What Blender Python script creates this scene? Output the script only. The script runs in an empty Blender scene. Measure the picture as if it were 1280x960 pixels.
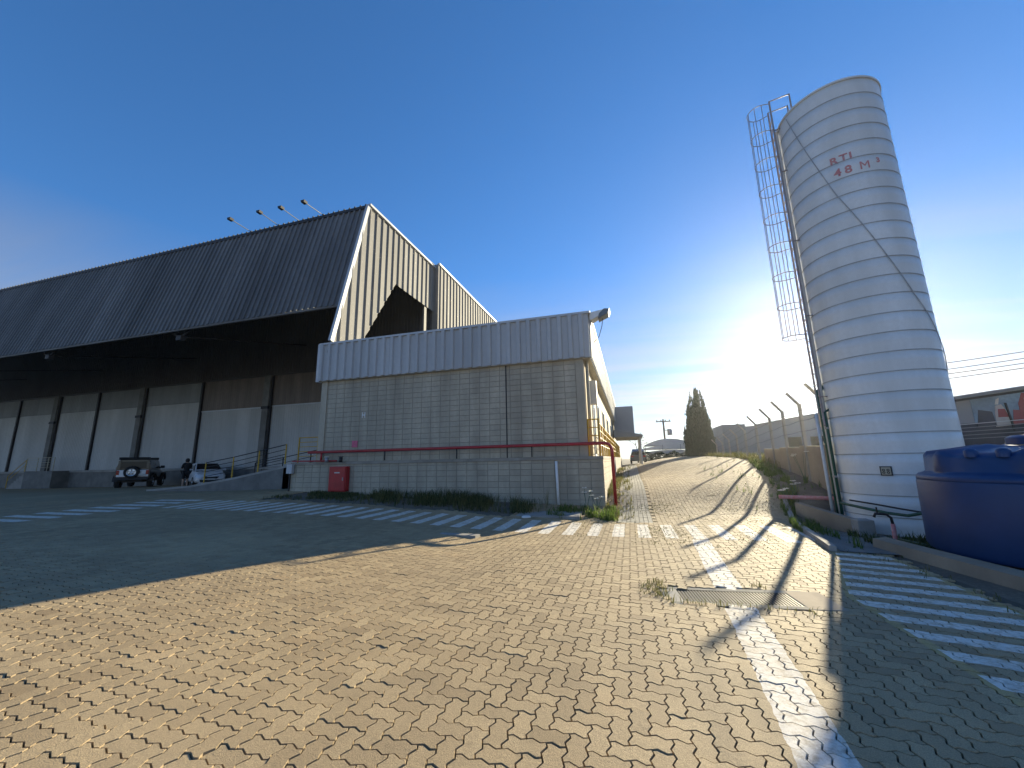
import bpy, bmesh, math, random
import numpy as np
from mathutils import Matrix, Vector, noise as mnoise
random.seed(7); rng = np.random.default_rng(7)
R = math.radians
scene = bpy.context.scene
COL = scene.collection

# ------------------------------------------------------------------ camera
EYE = Vector((0, 0, 1.55))
YAW, PITCH, ROLL = R(16.2), R(11.05), R(-1.17)
FPX = 490.0
def cam_axes():
    r = Vector((math.cos(YAW), math.sin(YAW), 0)); f0 = Vector((-math.sin(YAW), math.cos(YAW), 0))
    f = f0 * math.cos(PITCH) + Vector((0, 0, 1)) * math.sin(PITCH)
    u = r.cross(f)
    r2 = r * math.cos(ROLL) + u * math.sin(ROLL)
    return r2, r2.cross(f), f
CR, CU, CF = cam_axes()
cd = bpy.data.cameras.new('camera'); cam = bpy.data.objects.new('camera', cd); COL.objects.link(cam)
m = Matrix.Identity(4)
for i in range(3):
    m[i][0] = CR[i]; m[i][1] = CU[i]; m[i][2] = -CF[i]; m[i][3] = EYE[i]
cam.matrix_world = m
cd.sensor_fit = 'HORIZONTAL'; cd.sensor_width = 36; cd.lens = 36 * FPX / 1280
cd.clip_start = 0.05; cd.clip_end = 3000
scene.camera = cam

# ------------------------------------------------------------------ sky and sun
SUN_AZ, SUN_EL = R(22.7), R(15.9)          # azimuth measured from +Y towards +X
w = bpy.data.worlds.new('World'); scene.world = w; w.use_nodes = True
nt = w.node_tree; nt.nodes.clear()
def wn(t, **k):
    n = nt.nodes.new(t)
    for a, b in k.items(): setattr(n, a, b)
    return n
sky = wn('ShaderNodeTexSky', sky_type='NISHITA', sun_disc=False, sun_elevation=SUN_EL, sun_rotation=SUN_AZ,
         altitude=700, air_density=0.75, dust_density=0.06, ozone_density=3.4)
sat_ = wn('ShaderNodeHueSaturation'); sat_.inputs['Saturation'].default_value = 1.14; sat_.inputs['Value'].default_value = 1.0
nt.links.new(sky.outputs[0], sat_.inputs['Color'])
tc = wn('ShaderNodeTexCoord'); sep = wn('ShaderNodeSeparateXYZ'); nt.links.new(tc.outputs['Generated'], sep.inputs[0])
def wm(op, a, b=None, c=None):
    n = wn('ShaderNodeMath', operation=op)
    for i, v in enumerate((a, b, c)):
        if v is None: continue
        if isinstance(v, (int, float)): n.inputs[i].default_value = v
        else: nt.links.new(v, n.inputs[i])
    return n.outputs[0]
# thin cirrus: noise on a plane high above the place
zz = wm('ADD', wm('MAXIMUM', sep.outputs[2], 0.0), 0.10)
px_ = wm('DIVIDE', sep.outputs[0], zz); py_ = wm('DIVIDE', sep.outputs[1], zz)
comb = wn('ShaderNodeCombineXYZ'); nt.links.new(px_, comb.inputs[0]); nt.links.new(py_, comb.inputs[1])
mp = wn('ShaderNodeMapping'); mp.inputs['Rotation'].default_value = (0, 0, R(38)); mp.inputs['Scale'].default_value = (0.22, 1.15, 1); mp.inputs['Location'].default_value = (2.1, -0.7, 0)
nt.links.new(comb.outputs[0], mp.inputs[0])
ns = wn('ShaderNodeTexNoise'); ns.inputs['Scale'].default_value = 1.0; ns.inputs['Detail'].default_value = 7; ns.inputs['Roughness'].default_value = 0.55; ns.inputs['Distortion'].default_value = 0.35
nt.links.new(mp.outputs[0], ns.inputs['Vector'])
cr_ = wn('ShaderNodeMapRange'); cr_.inputs[1].default_value = 0.40; cr_.inputs[2].default_value = 0.66; cr_.inputs[3].default_value = 0.22; cr_.inputs[4].default_value = 1.0
nt.links.new(ns.outputs[0], cr_.inputs[0])
low = wn('ShaderNodeMapRange'); low.inputs[1].default_value = 0.44; low.inputs[2].default_value = 0.16; low.inputs[3].default_value = 0.0; low.inputs[4].default_value = 1.0
nt.links.new(sep.outputs[2], low.inputs[0])
cmask = wm('MULTIPLY', cr_.outputs[0], low.outputs[0])
hsv = wn('ShaderNodeHueSaturation'); hsv.inputs['Saturation'].default_value = 0.10; hsv.inputs['Value'].default_value = 0.66
nt.links.new(sky.outputs[0], hsv.inputs['Color'])
warm = wn('ShaderNodeMix', data_type='RGBA', blend_type='MULTIPLY'); warm.inputs[0].default_value = 1.0; warm.inputs[7].default_value = (1.0, 0.955, 0.90, 1)
nt.links.new(hsv.outputs[0], warm.inputs[6])
mixc = wn('ShaderNodeMix', data_type='RGBA'); nt.links.new(cmask, mixc.inputs[0]); nt.links.new(sat_.outputs[0], mixc.inputs[6]); nt.links.new(warm.outputs[2], mixc.inputs[7])
bg = wn('ShaderNodeBackground'); bg.inputs[1].default_value = 0.116
# shoulder of the exposure: bright air near the sun keeps some colour
bw_ = wn('ShaderNodeRGBToBW'); nt.links.new(mixc.outputs[2], bw_.inputs[0])
fac_ = wm('DIVIDE', 1.0, wm('ADD', 1.0, wm('MULTIPLY', bw_.outputs[0], 0.17)))
sc_ = wn('ShaderNodeVectorMath', operation='SCALE'); nt.links.new(mixc.outputs[2], sc_.inputs[0]); nt.links.new(fac_, sc_.inputs[3])
nt.links.new(sc_.outputs[0], bg.inputs[0])
wo = wn('ShaderNodeOutputWorld'); nt.links.new(bg.outputs[0], wo.inputs[0])

sd = bpy.data.lights.new('sun', 'SUN'); sd.energy = 5.0; sd.angle = R(0.53); sd.color = (1.0, 0.88, 0.62)
sun = bpy.data.objects.new('sun', sd); COL.objects.link(sun)
sdir = Vector((math.sin(SUN_AZ) * math.cos(SUN_EL), math.cos(SUN_AZ) * math.cos(SUN_EL), math.sin(SUN_EL)))
sun.rotation_euler = sdir.to_track_quat('Z', 'Y').to_euler()
vs = scene.view_settings
scene.display_settings.display_device = 'sRGB'
vs.view_transform = 'Standard'; vs.look = 'None'; vs.exposure = 1.34; vs.gamma = 1.0; vs.use_curve_mapping = False
scene.cycles.max_bounces = 6; scene.cycles.diffuse_bounces = 3; scene.cycles.glossy_bounces = 2
scene.cycles.use_adaptive_sampling = True

# ------------------------------------------------------------------ materials
MATS = {}
def newmat(name):
    mt = bpy.data.materials.new(name); mt.use_nodes = True
    t = mt.node_tree; b = t.nodes['Principled BSDF']; MATS[name] = mt
    return mt, t, b
def tnode(t, typ, **k):
    n = t.nodes.new(typ)
    for a, b in k.items(): setattr(n, a, b)
    return n
def tmath(t, op, *vals):
    n = t.nodes.new('ShaderNodeMath'); n.operation = op
    for i, v in enumerate(vals):
        if isinstance(v, (int, float)): n.inputs[i].default_value = v
        else: t.links.new(v, n.inputs[i])
    return n.outputs[0]
def tnoise(t, scale, detail=5, vec=None, rough=0.55, stretch=None):
    n = t.nodes.new('ShaderNodeTexNoise'); n.inputs['Scale'].default_value = scale; n.inputs['Detail'].default_value = detail; n.inputs['Roughness'].default_value = rough
    if vec is None:
        g = t.nodes.new('ShaderNodeNewGeometry'); vec = g.outputs['Position']
    if stretch:
        mpn = t.nodes.new('ShaderNodeMapping'); mpn.inputs['Scale'].default_value = stretch; t.links.new(vec, mpn.inputs[0]); vec = mpn.outputs[0]
    t.links.new(vec, n.inputs['Vector'])
    return n.outputs[0]
def tmix(t, fac, a, b, blend='MIX'):
    n = t.nodes.new('ShaderNodeMix'); n.data_type = 'RGBA'; n.blend_type = blend
    for s, v in ((0, fac), (6, a), (7, b)):
        if isinstance(v, (int, float)): n.inputs[s].default_value = v
        elif isinstance(v, tuple): n.inputs[s].default_value = (*v, 1) if len(v) == 3 else v
        else: t.links.new(v, n.inputs[s])
    return n.outputs[2]
def tramp(t, src, lo, hi, a=0.0, b=1.0):
    n = t.nodes.new('ShaderNodeMapRange')
    for i, v in enumerate((lo, hi, a, b)): n.inputs[i + 1].default_value = v
    t.links.new(src, n.inputs[0]); return n.outputs[0]
def tbump(t, b, src, strength=0.3, dist=0.01):
    n = t.nodes.new('ShaderNodeBump'); n.inputs['Strength'].default_value = strength; n.inputs['Distance'].default_value = dist
    t.links.new(src, n.inputs['Height']); t.links.new(n.outputs[0], b.inputs['Normal'])
def objrand(t):
    n = t.nodes.new('ShaderNodeObjectInfo'); return n.outputs['Random']

def simple(name, col, rough=0.6, metal=0.0, scale=3.0, var=0.25, dark=None, stretch=None, bump=0.0, bscale=60, rnd=0.0, spec=None, coat=0.0):
    mt, t, b = newmat(name)
    dark = dark or tuple(c * (1 - var) for c in col)
    light = tuple(min(1, c * (1 + var * .5)) for c in col)
    n1 = tnoise(t, scale, 6, stretch=stretch)
    c = tmix(t, tramp(t, n1, .3, .7), dark, light)
    n2 = tnoise(t, scale * 9, 4)
    c = tmix(t, tramp(t, n2, .35, .8, 0, .45), c, dark)
    if rnd:
        v = tramp(t, objrand(t), 0, 1, 1 - rnd, 1 + rnd)
        hs = tnode(t, 'ShaderNodeHueSaturation'); t.links.new(v, hs.inputs['Value']); t.links.new(c, hs.inputs['Color']); c = hs.outputs[0]
    t.links.new(c, b.inputs['Base Color'])
    b.inputs['Roughness'].default_value = rough; b.inputs['Metallic'].default_value = metal
    if coat: b.inputs['Coat Weight'].default_value = coat
    if spec is not None: b.inputs['Specular IOR Level'].default_value = spec
    if bump: tbump(t, b, tnoise(t, bscale, 3), bump, .005)
    return mt

simple('block_grey', (.44, .39, .30), .92, 0, 1.1, .30, stretch=(1.6, 1.6, .3), bump=.3, bscale=90, rnd=.07)
simple('mortar', (.26, .24, .20), .95, 0, 3, .2)
simple('base_cap', (.33, .30, .25), .9, 0, 2, .3, bump=.2)
simple('parapet_metal', (.47, .48, .485), .62, .1, .6, .2, stretch=(1, 1, .25), rnd=.05, spec=.25)
simple('trim_metal', (.52, .54, .56), .55, .15, 1, .15, spec=.3)
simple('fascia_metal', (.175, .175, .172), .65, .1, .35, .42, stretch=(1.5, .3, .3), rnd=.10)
simple('gable_metal', (.27, .26, .24), .72, .0, .5, .3, stretch=(1, 1, .2), rnd=.08, spec=.2)
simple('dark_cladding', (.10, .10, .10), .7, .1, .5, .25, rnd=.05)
simple('rust_cladding', (.20, .165, .14), .75, .05, .7, .3, stretch=(3, 1, .3))
simple('door_white', (.45, .45, .43), .6, 0, .35, .2, stretch=(2, 1, .35), rnd=.08)
simple('door_grey', (.25, .255, .245), .65, 0, .4, .25, stretch=(2, 1, .35), rnd=.08)
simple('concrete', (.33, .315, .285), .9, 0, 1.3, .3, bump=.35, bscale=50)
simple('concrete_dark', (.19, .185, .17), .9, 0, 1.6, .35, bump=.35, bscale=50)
simple('wall_tan', (.36, .29, .21), .92, 0, 1.0, .3, bump=.25)
simple('side_render', (.50, .44, .32), .85, 0, 1.5, .15)
simple('soffit', (.45, .42, .36), .8, 0, 2, .15)
simple('tank_white', (.80, .80, .78), .42, .0, 1.3, .10, stretch=(1, 1, .22), dark=(.64, .63, .59), rnd=.035, bump=.05, bscale=6)
simple('tank_seam', (.46, .46, .45), .6, .2, 3, .3)
simple('galvanised', (.33, .34, .36), .5, .6, 6, .2)
simple('cage_steel', (.36, .34, .34), .55, .3, 6, .3, dark=(.27, .20, .17))
simple('red_paint', (.42, .014, .020), .45, 0, 4, .25, coat=.2)
simple('red_faded', (.50, .12, .12), .7, 0, 20, .35, dark=(.58, .34, .32))
simple('green_pipe', (.03, .10, .065), .5, 0, 5, .3)
simple('yellow_paint', (.62, .37, .03), .5, 0, 5, .25)
simple('blue_poly', (.013, .048, .155), .45, 0, 1.2, .25, spec=.5)
simple('white_paint', (.75, .76, .75), .5, 0, 5, .12)
simple('glass_dark', (.015, .018, .022), .12, 0, 2, .1, spec=.35)
simple('pane_day', (.10, .13, .15), .08, 0, 2, .1, spec=.8)
simple('rubber', (.018, .018, .018), .85, 0, 8, .2)
simple('alloy', (.62, .63, .65), .3, .8, 6, .1)
simple('suv_paint', (.022, .024, .028), .28, .2, 2, .1, coat=.6)
simple('silver_paint', (.74, .75, .77), .3, .1, 2, .06, coat=.6)
simple('black_plastic', (.02, .02, .022), .6, 0, 6, .2)
simple('lamp_red', (.35, .01, .01), .2, 0, 6, .1)
simple('lamp_clear', (.75, .78, .8), .12, .2, 6, .1)
simple('plate', (.6, .6, .58), .5, 0, 6, .1)
simple('skin', (.42, .26, .18), .6, 0, 20, .08)
simple('cloth_black', (.016, .017, .02), .9, 0, 15, .3)
simple('hair_dark', (.012, .009, .008), .6, 0, 60, .3)
simple('shoe_white', (.65, .65, .63), .7, 0, 15, .15)
simple('bark', (.10, .075, .055), .95, 0, 6, .4, bump=.6, bscale=30)
simple('wood_pole', (.16, .14, .12), .9, 0, 3, .3)
simple('cable', (.03, .03, .032), .7, 0, 3, .1)
simple('shelter_cloth', (.62, .60, .56), .75, 0, .6, .2)
simple('far_wall', (.26, .28, .31), .8, 0, .15, .2, stretch=(1, 1, .3))
simple('far_roof', (.20, .22, .25), .7, .1, .2, .2)
simple('mural_dark', (.05, .06, .08), .7, 0, .8, .5)
simple('mural_blue', (.20, .30, .40), .6, 0, .9, .55)
simple('mural_red', (.33, .06, .07), .6, 0, 1.1, .4)
simple('mural_pale', (.48, .44, .42), .6, 0, 1.2, .35)
simple('drain_iron', (.05, .046, .042), .65, .3, 8, .3)
simple('sign_pink', (.62, .13, .22), .6, 0, 8, .2)
simple('litter_white', (.72, .72, .70), .6, 0, 10, .1)
simple('flower_white', (.80, .78, .72), .7, 0, 10, .1)
simple('car_far', (.10, .12, .14), .3, .2, 3, .2)

def leafmat(name, a, b_, trans=.35):
    mt, t, b = newmat(name)
    at = tnode(t, 'ShaderNodeAttribute', attribute_type='GEOMETRY', attribute_name='rnd')
    c = tmix(t, at.outputs['Fac'], a, b_)
    t.links.new(c, b.inputs['Base Color']); b.inputs['Roughness'].default_value = .75; b.inputs['Specular IOR Level'].default_value = .25
    tr = tnode(t, 'ShaderNodeBsdfTranslucent'); t.links.new(c, tr.inputs['Color'])
    mx = tnode(t, 'ShaderNodeMixShader'); mx.inputs[0].default_value = trans
    t.links.new(b.outputs[0], mx.inputs[1]); t.links.new(tr.outputs[0], mx.inputs[2])
    t.links.new(mx.outputs[0], t.nodes['Material Output'].inputs[0])
    return mt
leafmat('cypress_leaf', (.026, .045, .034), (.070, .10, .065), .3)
leafmat('grass_dark', (.035, .055, .018), (.13, .15, .06), .35)
leafmat('grass_dry', (.08, .10, .03), (.24, .21, .09), .4)
leafmat('grass_green', (.05, .10, .02), (.16, .22, .05), .45)

# paving: concrete colour, per-paver tone and worn road paint laid out in metres
ZEBRA_Y0, ZEBRA_Y1 = 8.95, 10.70
def paving_mat(name, base_only=False, grey=False):
    mt, t, b = newmat(name)
    g = tnode(t, 'ShaderNodeNewGeometry'); sp = tnode(t, 'ShaderNodeSeparateXYZ'); t.links.new(g.outputs['Position'], sp.inputs[0])
    X, Y = sp.outputs[0], sp.outputs[1]
    a1 = tnode(t, 'ShaderNodeAttribute', attribute_type='GEOMETRY', attribute_name='rnd').outputs['Fac']
    a2 = tnode(t, 'ShaderNodeAttribute', attribute_type='OBJECT', attribute_name='rnd').outputs['Fac']
    rnd = tmath(t, 'ADD', a1, a2)
    if grey: c0, c1, c2 = (.33, .31, .26), (.42, .395, .33), (.25, .235, .2)
    else: c0, c1, c2 = (.350, .258, .148), (.560, .425, .248), (.34, .262, .165)
    c = tmix(t, rnd, c0, c1)
    big = tnoise(t, .45, 5)
    c = tmix(t, tramp(t, big, .42, .75, 0, .6), c, c2)
    red = tnoise(t, 2.3, 3)
    c = tmix(t, tramp(t, red, .58, .75, 0, .4), c, (.54, .37, .20) if not grey else (.3, .27, .2))
    fine = tnoise(t, 140, 4, rough=.7)
    c = tmix(t, tramp(t, fine, .36, .60, .0, .62), c, tuple(v * .45 for v in c0))
    spots = tnoise(t, 9, 4)
    c = tmix(t, tramp(t, spots, .60, .78, 0, .35), c, tuple(v * .5 for v in c0))
    tyre = tnoise(t, 1.0, 5, stretch=(1.6, .22, 1)); c = tmix(t, tramp(t, tyre, .54, .74, 0, .42), c, tuple(v * .62 for v in c0))
    oil = tnoise(t, .8, 6, rough=.65); c = tmix(t, tramp(t, oil, .64, .74, 0, .45), c, tuple(v * .5 for v in c0))
    sandy = tnoise(t, .33, 4); c = tmix(t, tramp(t, sandy, .5, .75, 0, .35), c, tuple(min(1, v * 1.12) for v in c1))
    def band(v, lo, hi):
        return tmath(t, 'MULTIPLY', tmath(t, 'GREATER_THAN', v, lo), tmath(t, 'LESS_THAN', v, hi))
    wob = tmath(t, 'MULTIPLY', tmath(t, 'SUBTRACT', tnoise(t, 7, 3), .5), .06)
    Xw = tmath(t, 'ADD', X, wob); Yw = tmath(t, 'ADD', Y, wob)
    # zebra along the annex and its return leg along the yard
    fx = tmath(t, 'FRACT', tmath(t, 'DIVIDE', tmath(t, 'ADD', Xw, 40.07), .535))
    z1 = tmath(t, 'MULTIPLY', tmath(t, 'MULTIPLY', band(Yw, ZEBRA_Y0, ZEBRA_Y1), band(X, -13.9, 3.35)), tmath(t, 'LESS_THAN', fx, .47))
    fy = tmath(t, 'FRACT', tmath(t, 'DIVIDE', tmath(t, 'ADD', Yw, 40.0), .60))
    z2 = tmath(t, 'MULTIPLY', tmath(t, 'MULTIPLY', band(Xw, -16.6, -14.5), band(Y, 1.0, 10.9)), tmath(t, 'LESS_THAN', fy, .5))
    # straight lane line
    lc = tmath(t, 'ADD', tmath(t, 'MULTIPLY', Y, .0563), .720)
    z3 = tmath(t, 'MULTIPLY', tmath(t, 'LESS_THAN', tmath(t, 'ABSOLUTE', tmath(t, 'SUBTRACT', Xw, lc)), .155), band(Y, -2.0, 8.9))
    # hatched bay beside the tanks
    lb = tmath(t, 'ADD', tmath(t, 'MULTIPLY', tmath(t, 'MAXIMUM', tmath(t, 'SUBTRACT', Y, 5.75), 0.0), .36), 2.30)
    rb = tmath(t, 'ADD', tmath(t, 'MULTIPLY', tmath(t, 'MAXIMUM', tmath(t, 'SUBTRACT', Y, 5.5), 0.0), .09), 3.66)
    inside = tmath(t, 'MULTIPLY', tmath(t, 'GREATER_THAN', X, lb), tmath(t, 'LESS_THAN', X, rb))
    fh = tmath(t, 'FRACT', tmath(t, 'DIVIDE', tmath(t, 'ADD', tmath(t, 'ADD', Yw, 20.05), tmath(t, 'MULTIPLY', X, .19)), .405))
    z4 = tmath(t, 'MULTIPLY', tmath(t, 'MULTIPLY', inside, tmath(t, 'LESS_THAN', fh, .48)), band(Y, 0.5, 8.25))
    ed = tmath(t, 'MINIMUM', tmath(t, 'ABSOLUTE', tmath(t, 'SUBTRACT', Xw, lb)), tmath(t, 'ABSOLUTE', tmath(t, 'SUBTRACT', Xw, rb)))
    z5 = tmath(t, 'MULTIPLY', tmath(t, 'LESS_THAN', ed, .045), band(Y, .5, 8.3))
    # old greyish walkway paint on the lane beside the annex is bare concrete, not paint
    wear = tramp(t, tnoise(t, 16, 6, rough=.75), .32, .55, 0.25, 1)
    wear2 = tramp(t, tnoise(t, 1.6, 4), .26, .50, .60, 1)
    wear = tmath(t, 'MULTIPLY', wear, wear2)
    pm = tmath(t, 'MINIMUM', tmath(t, 'ADD', tmath(t, 'ADD', z1, z2), tmath(t, 'ADD', z3, z4)), 1.0)
    c = tmix(t, tmath(t, 'MULTIPLY', tmath(t, 'MULTIPLY', z5, wear), .55), c, (.50, .37, .13))
    c = tmix(t, tmath(t, 'MULTIPLY', tmath(t, 'MULTIPLY', pm, wear), .92), c, (.76, .73, .67))
    t.links.new(c, b.inputs['Base Color']); b.inputs['Roughness'].default_value = .78; b.inputs['Specular IOR Level'].default_value = .35
    tbump(t, b, tmath(t, 'ADD', tnoise(t, 150, 4, rough=.7), tmath(t, 'MULTIPLY', tnoise(t, 35, 3), .6)), .75, .006)
    return mt
paving_mat('paver'); paving_mat('grey_paver', grey=True)
def sheet_mat():
    mt, t, b = newmat('joint_sand')
    c = tmix(t, tramp(t, tnoise(t, 3, 5), .35, .7), (.075, .062, .045), (.14, .115, .08))
    c = tmix(t, tramp(t, tnoise(t, 1.3, 4), .55, .72, 0, .5), c, (.07, .08, .03))
    t.links.new(c, b.inputs['Base Color']); b.inputs['Roughness'].default_value = .95
    tbump(t, b, tnoise(t, 60, 4), .5, .01)
    mt, t, b = newmat('dirt')
    c = tmix(t, tramp(t, tnoise(t, 2, 6), .35, .7), (.12, .10, .075), (.22, .185, .135))
    c = tmix(t, tramp(t, tnoise(t, 30, 4), .4, .7, 0, .6), c, (.07, .06, .045))
    t.links.new(c, b.inputs['Base Color']); b.inputs['Roughness'].default_value = .95
    tbump(t, b, tnoise(t, 40, 5), .7, .03)
sheet_mat()

# ------------------------------------------------------------------ mesh helpers
class MB:
    def __init__(s): s.v = []; s.f = []
    def add(s, vs, fs):
        o = len(s.v); s.v += [tuple(p) for p in vs]; s.f += [tuple(i + o for i in q) for q in fs]; return s
    def box(s, x0, x1, y0, y1, z0, z1):
        return s.add([(x0, y0, z0), (x1, y0, z0), (x1, y1, z0), (x0, y1, z0), (x0, y0, z1), (x1, y0, z1), (x1, y1, z1), (x0, y1, z1)],
                     [(0, 3, 2, 1), (4, 5, 6, 7), (0, 1, 5, 4), (1, 2, 6, 5), (2, 3, 7, 6), (3, 0, 4, 7)])
    def bar(s, a, b, wx, wz=None, up=(0, 0, 1)):
        a, b = Vector(a), Vector(b); d = (b - a).normalized(); wz = wz or wx
        upv = Vector(up)
        if abs(d.dot(upv)) > .98: upv = Vector((1, 0, 0))
        r = d.cross(upv).normalized(); u = r.cross(d)
        P = []
        for c in (a, b):
            for sx, sz in ((-1, -1), (1, -1), (1, 1), (-1, 1)): P.append(c + r * sx * wx / 2 + u * sz * wz / 2)
        return s.add(P, [(0, 1, 2, 3), (7, 6, 5, 4), (0, 4, 5, 1), (1, 5, 6, 2), (2, 6, 7, 3), (3, 7, 4, 0)])
    def tube(s, pts, r, n=8, cap=True):
        pts = [Vector(p) for p in pts]; rings = []
        prev = None
        for i, p in enumerate(pts):
            d = (pts[min(i + 1, len(pts) - 1)] - pts[max(i - 1, 0)]).normalized()
            if prev is None:
                upv = Vector((0, 0, 1)) if abs(d.z) < .9 else Vector((1, 0, 0))
                u = d.cross(upv).normalized()
            else:
                u = (prev - d * prev.dot(d)).normalized()
            prev = u; v2 = d.cross(u)
            rr = r[i] if isinstance(r, (list, tuple)) else r
            rings.append([p + (u * math.cos(2 * math.pi * k / n) + v2 * math.sin(2 * math.pi * k / n)) * rr for k in range(n)])
        o = []; F = []
        for q in rings: o += q
        for i in range(len(pts) - 1):
            for k in range(n):
                F.append((i * n + k, i * n + (k + 1) % n, (i + 1) * n + (k + 1) % n, (i + 1) * n + k))
        if cap: F.append(tuple(reversed(range(n)))); F.append(tuple(range((len(pts) - 1) * n, len(pts) * n)))
        return s.add(o, F)
    def lathe(s, prof, n=32, c=(0, 0, 0), axis='z', a0=0, a1=2 * math.pi):
        full = abs(a1 - a0 - 2 * math.pi) < 1e-6; m_ = n if full else n + 1
        P = []
        for r, z in prof:
            for k in range(m_):
                a = a0 + (a1 - a0) * k / n
                x, y = r * math.cos(a), r * math.sin(a)
                q = (x, y, z) if axis == 'z' else ((z, x, y) if axis == 'x' else (x, z, y))
                P.append((q[0] + c[0], q[1] + c[1], q[2] + c[2]))
        F = []
        for i in range(len(prof) - 1):
            for k in range(n):
                k2 = (k + 1) % m_
                F.append((i * m_ + k, i * m_ + k2, (i + 1) * m_ + k2, (i + 1) * m_ + k))
        return s.add(P, F)
    def prism(s, poly, axis, a, b):
        # poly in the two other axes; extruded from a to b
        n = len(poly)
        def q(p, t): return {'x': (t, p[0], p[1]), 'y': (p[0], t, p[1]), 'z': (p[0], p[1], t)}[axis]
        P = [q(p, a) for p in poly] + [q(p, b) for p in poly]
        F = [tuple(range(n)), tuple(reversed(range(n, 2 * n)))] + [(i, n + i, n + (i + 1) % n, (i + 1) % n) for i in range(n)]
        return s.add(P, F)
    def mesh(s, name, mat, smooth=False, fix=True):
        me = bpy.data.meshes.new(name); me.from_pydata(s.v, [], s.f)
        if fix:
            bm = bmesh.new(); bm.from_mesh(me); bmesh.ops.recalc_face_normals(bm, faces=bm.faces[:]); bm.to_mesh(me); bm.free()
        if mat: me.materials.append(MATS[mat])
        if smooth:
            me.polygons.foreach_set('use_smooth', [True] * len(me.polygons))
        me.update(); return me
    def build(s, name, mat, parent=None, smooth=False, bevel=0, seg=2, fix=True, auto=None):
        me = s.mesh(name, mat, smooth, fix); o = link(name, me, parent)
        if bevel:
            md = o.modifiers.new('bevel', 'BEVEL'); md.width = bevel; md.segments = seg; md.limit_method = 'ANGLE'; md.angle_limit = R(30)
        if auto:
            bpy.context.view_layer.objects.active = o
            me.set_sharp_from_angle(angle=R(auto)) if hasattr(me, 'set_sharp_from_angle') else None
        return o
def link(name, data, parent=None):
    o = bpy.data.objects.new(name, data); COL.objects.link(o)
    if parent: o.parent = parent
    return o
def tag(o, label=None, cat=None, group=None, kind=None):
    if label: o['label'] = label
    if cat: o['category'] = cat
    if group: o['group'] = group
    if kind: o['kind'] = kind
    return o
def thing(name, label, cat, loc=(0, 0, 0), rz=0, group=None):
    o = link(name, None); o.location = loc; o.rotation_euler[2] = rz; o.empty_display_size = .2
    return tag(o, label, cat, group)

# ------------------------------------------------------------------ terrain (thin-plate through levelled points)
CP = np.array([
 (0,0,0),(-.7,2.3,0),(1.2,4.9,-.02),(2.4,3.7,-.04),(-2.7,9,-.03),(-.9,13.0,.0),(-2.1,10.6,-.04),(-5.3,4.1,.22),(-6,2.6,.25),(-4.7,5.4,.17),
 (-13.5,13.2,.50),(-8.4,13.3,.32),(-5.2,13.3,.18),(-12.5,10.1,.36),(-15.5,8,.33),(-15,5.5,.32),(-26,18,.34),(-32,18.5,.31),(-34.5,22,.22),(-40,22,.12),(-55,22,0.02),
 (-30,8,.3),(-20,10,.36),(-20,16.5,.36),(4.6,12.2,-.16),(3.9,8,-.10),(6,3,-.10),(3.2,8,-.08),(3.5,10.7,-.05),(6.1,10.5,-.2),(7,8,-.15),
 (0,-5,0),(-8,-5,.22),(8,-5,-.1),(-30,-5,.3),
 (-.5,15,.38),(-.5,24,.56),(-.3,40,.75),(0,60,.8),(.5,20,.58),(4.2,13.2,.22),(5,17,.80),(6,24.5,1.38),(6.5,30,1.5),(6.4,40,1.58),(3,20,.85),(3,27,1.25),(3,40,1.48),(2.2,14,.16),(5.7,13.8,.30),(6.1,21,1.2),
 (12,13,.2),(12,25,1.2),(20,40,1.4),(30,10,0),(30,70,1.3),(0,90,.9),(-60,60,.6),(-90,0,.3),(60,0,0),(0,-60,0),(-60,-60,.2),(60,-60,0),(60,60,.9),(10,120,1.0),(-90,110,.6),(110,110,.8)], float)
def _U(r2): return np.where(r2 > 1e-12, r2 * np.log(np.maximum(r2, 1e-12)), 0)
_n = len(CP); _D = ((CP[:, None, :2] - CP[None, :, :2]) ** 2).sum(-1)
_A = np.zeros((_n + 3, _n + 3)); _A[:_n, :_n] = _U(_D) + np.eye(_n) * .4; _A[:_n, _n] = 1; _A[:_n, _n + 1:] = CP[:, :2]; _A[_n, :_n] = 1; _A[_n + 1:, :_n] = CP[:, :2].T
_W = np.linalg.solve(_A, np.concatenate([CP[:, 2], np.zeros(3)]))
def gza(x, y):
    x = np.clip(np.asarray(x, float), -110, 110); y = np.clip(np.asarray(y, float), -70, 120)
    z = _W[_n] + _W[_n + 1] * x + _W[_n + 2] * y
    for i in range(_n): z = z + _W[i] * _U((x - CP[i, 0]) ** 2 + (y - CP[i, 1]) ** 2)
    return z
def gz(x, y): return float(gza(x, y))
def project(x, y, z):
    dx, dy, dz = x - EYE.x, y - EYE.y, z - EYE.z
    a = dx * CR.x + dy * CR.y + dz * CR.z; b = dx * CU.x + dy * CU.y + dz * CU.z; c = dx * CF.x + dy * CF.y + dz * CF.z
    c = np.where(c > .05, c, np.nan)
    return 640 + FPX * a / c, 480 - FPX * b / c

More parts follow.
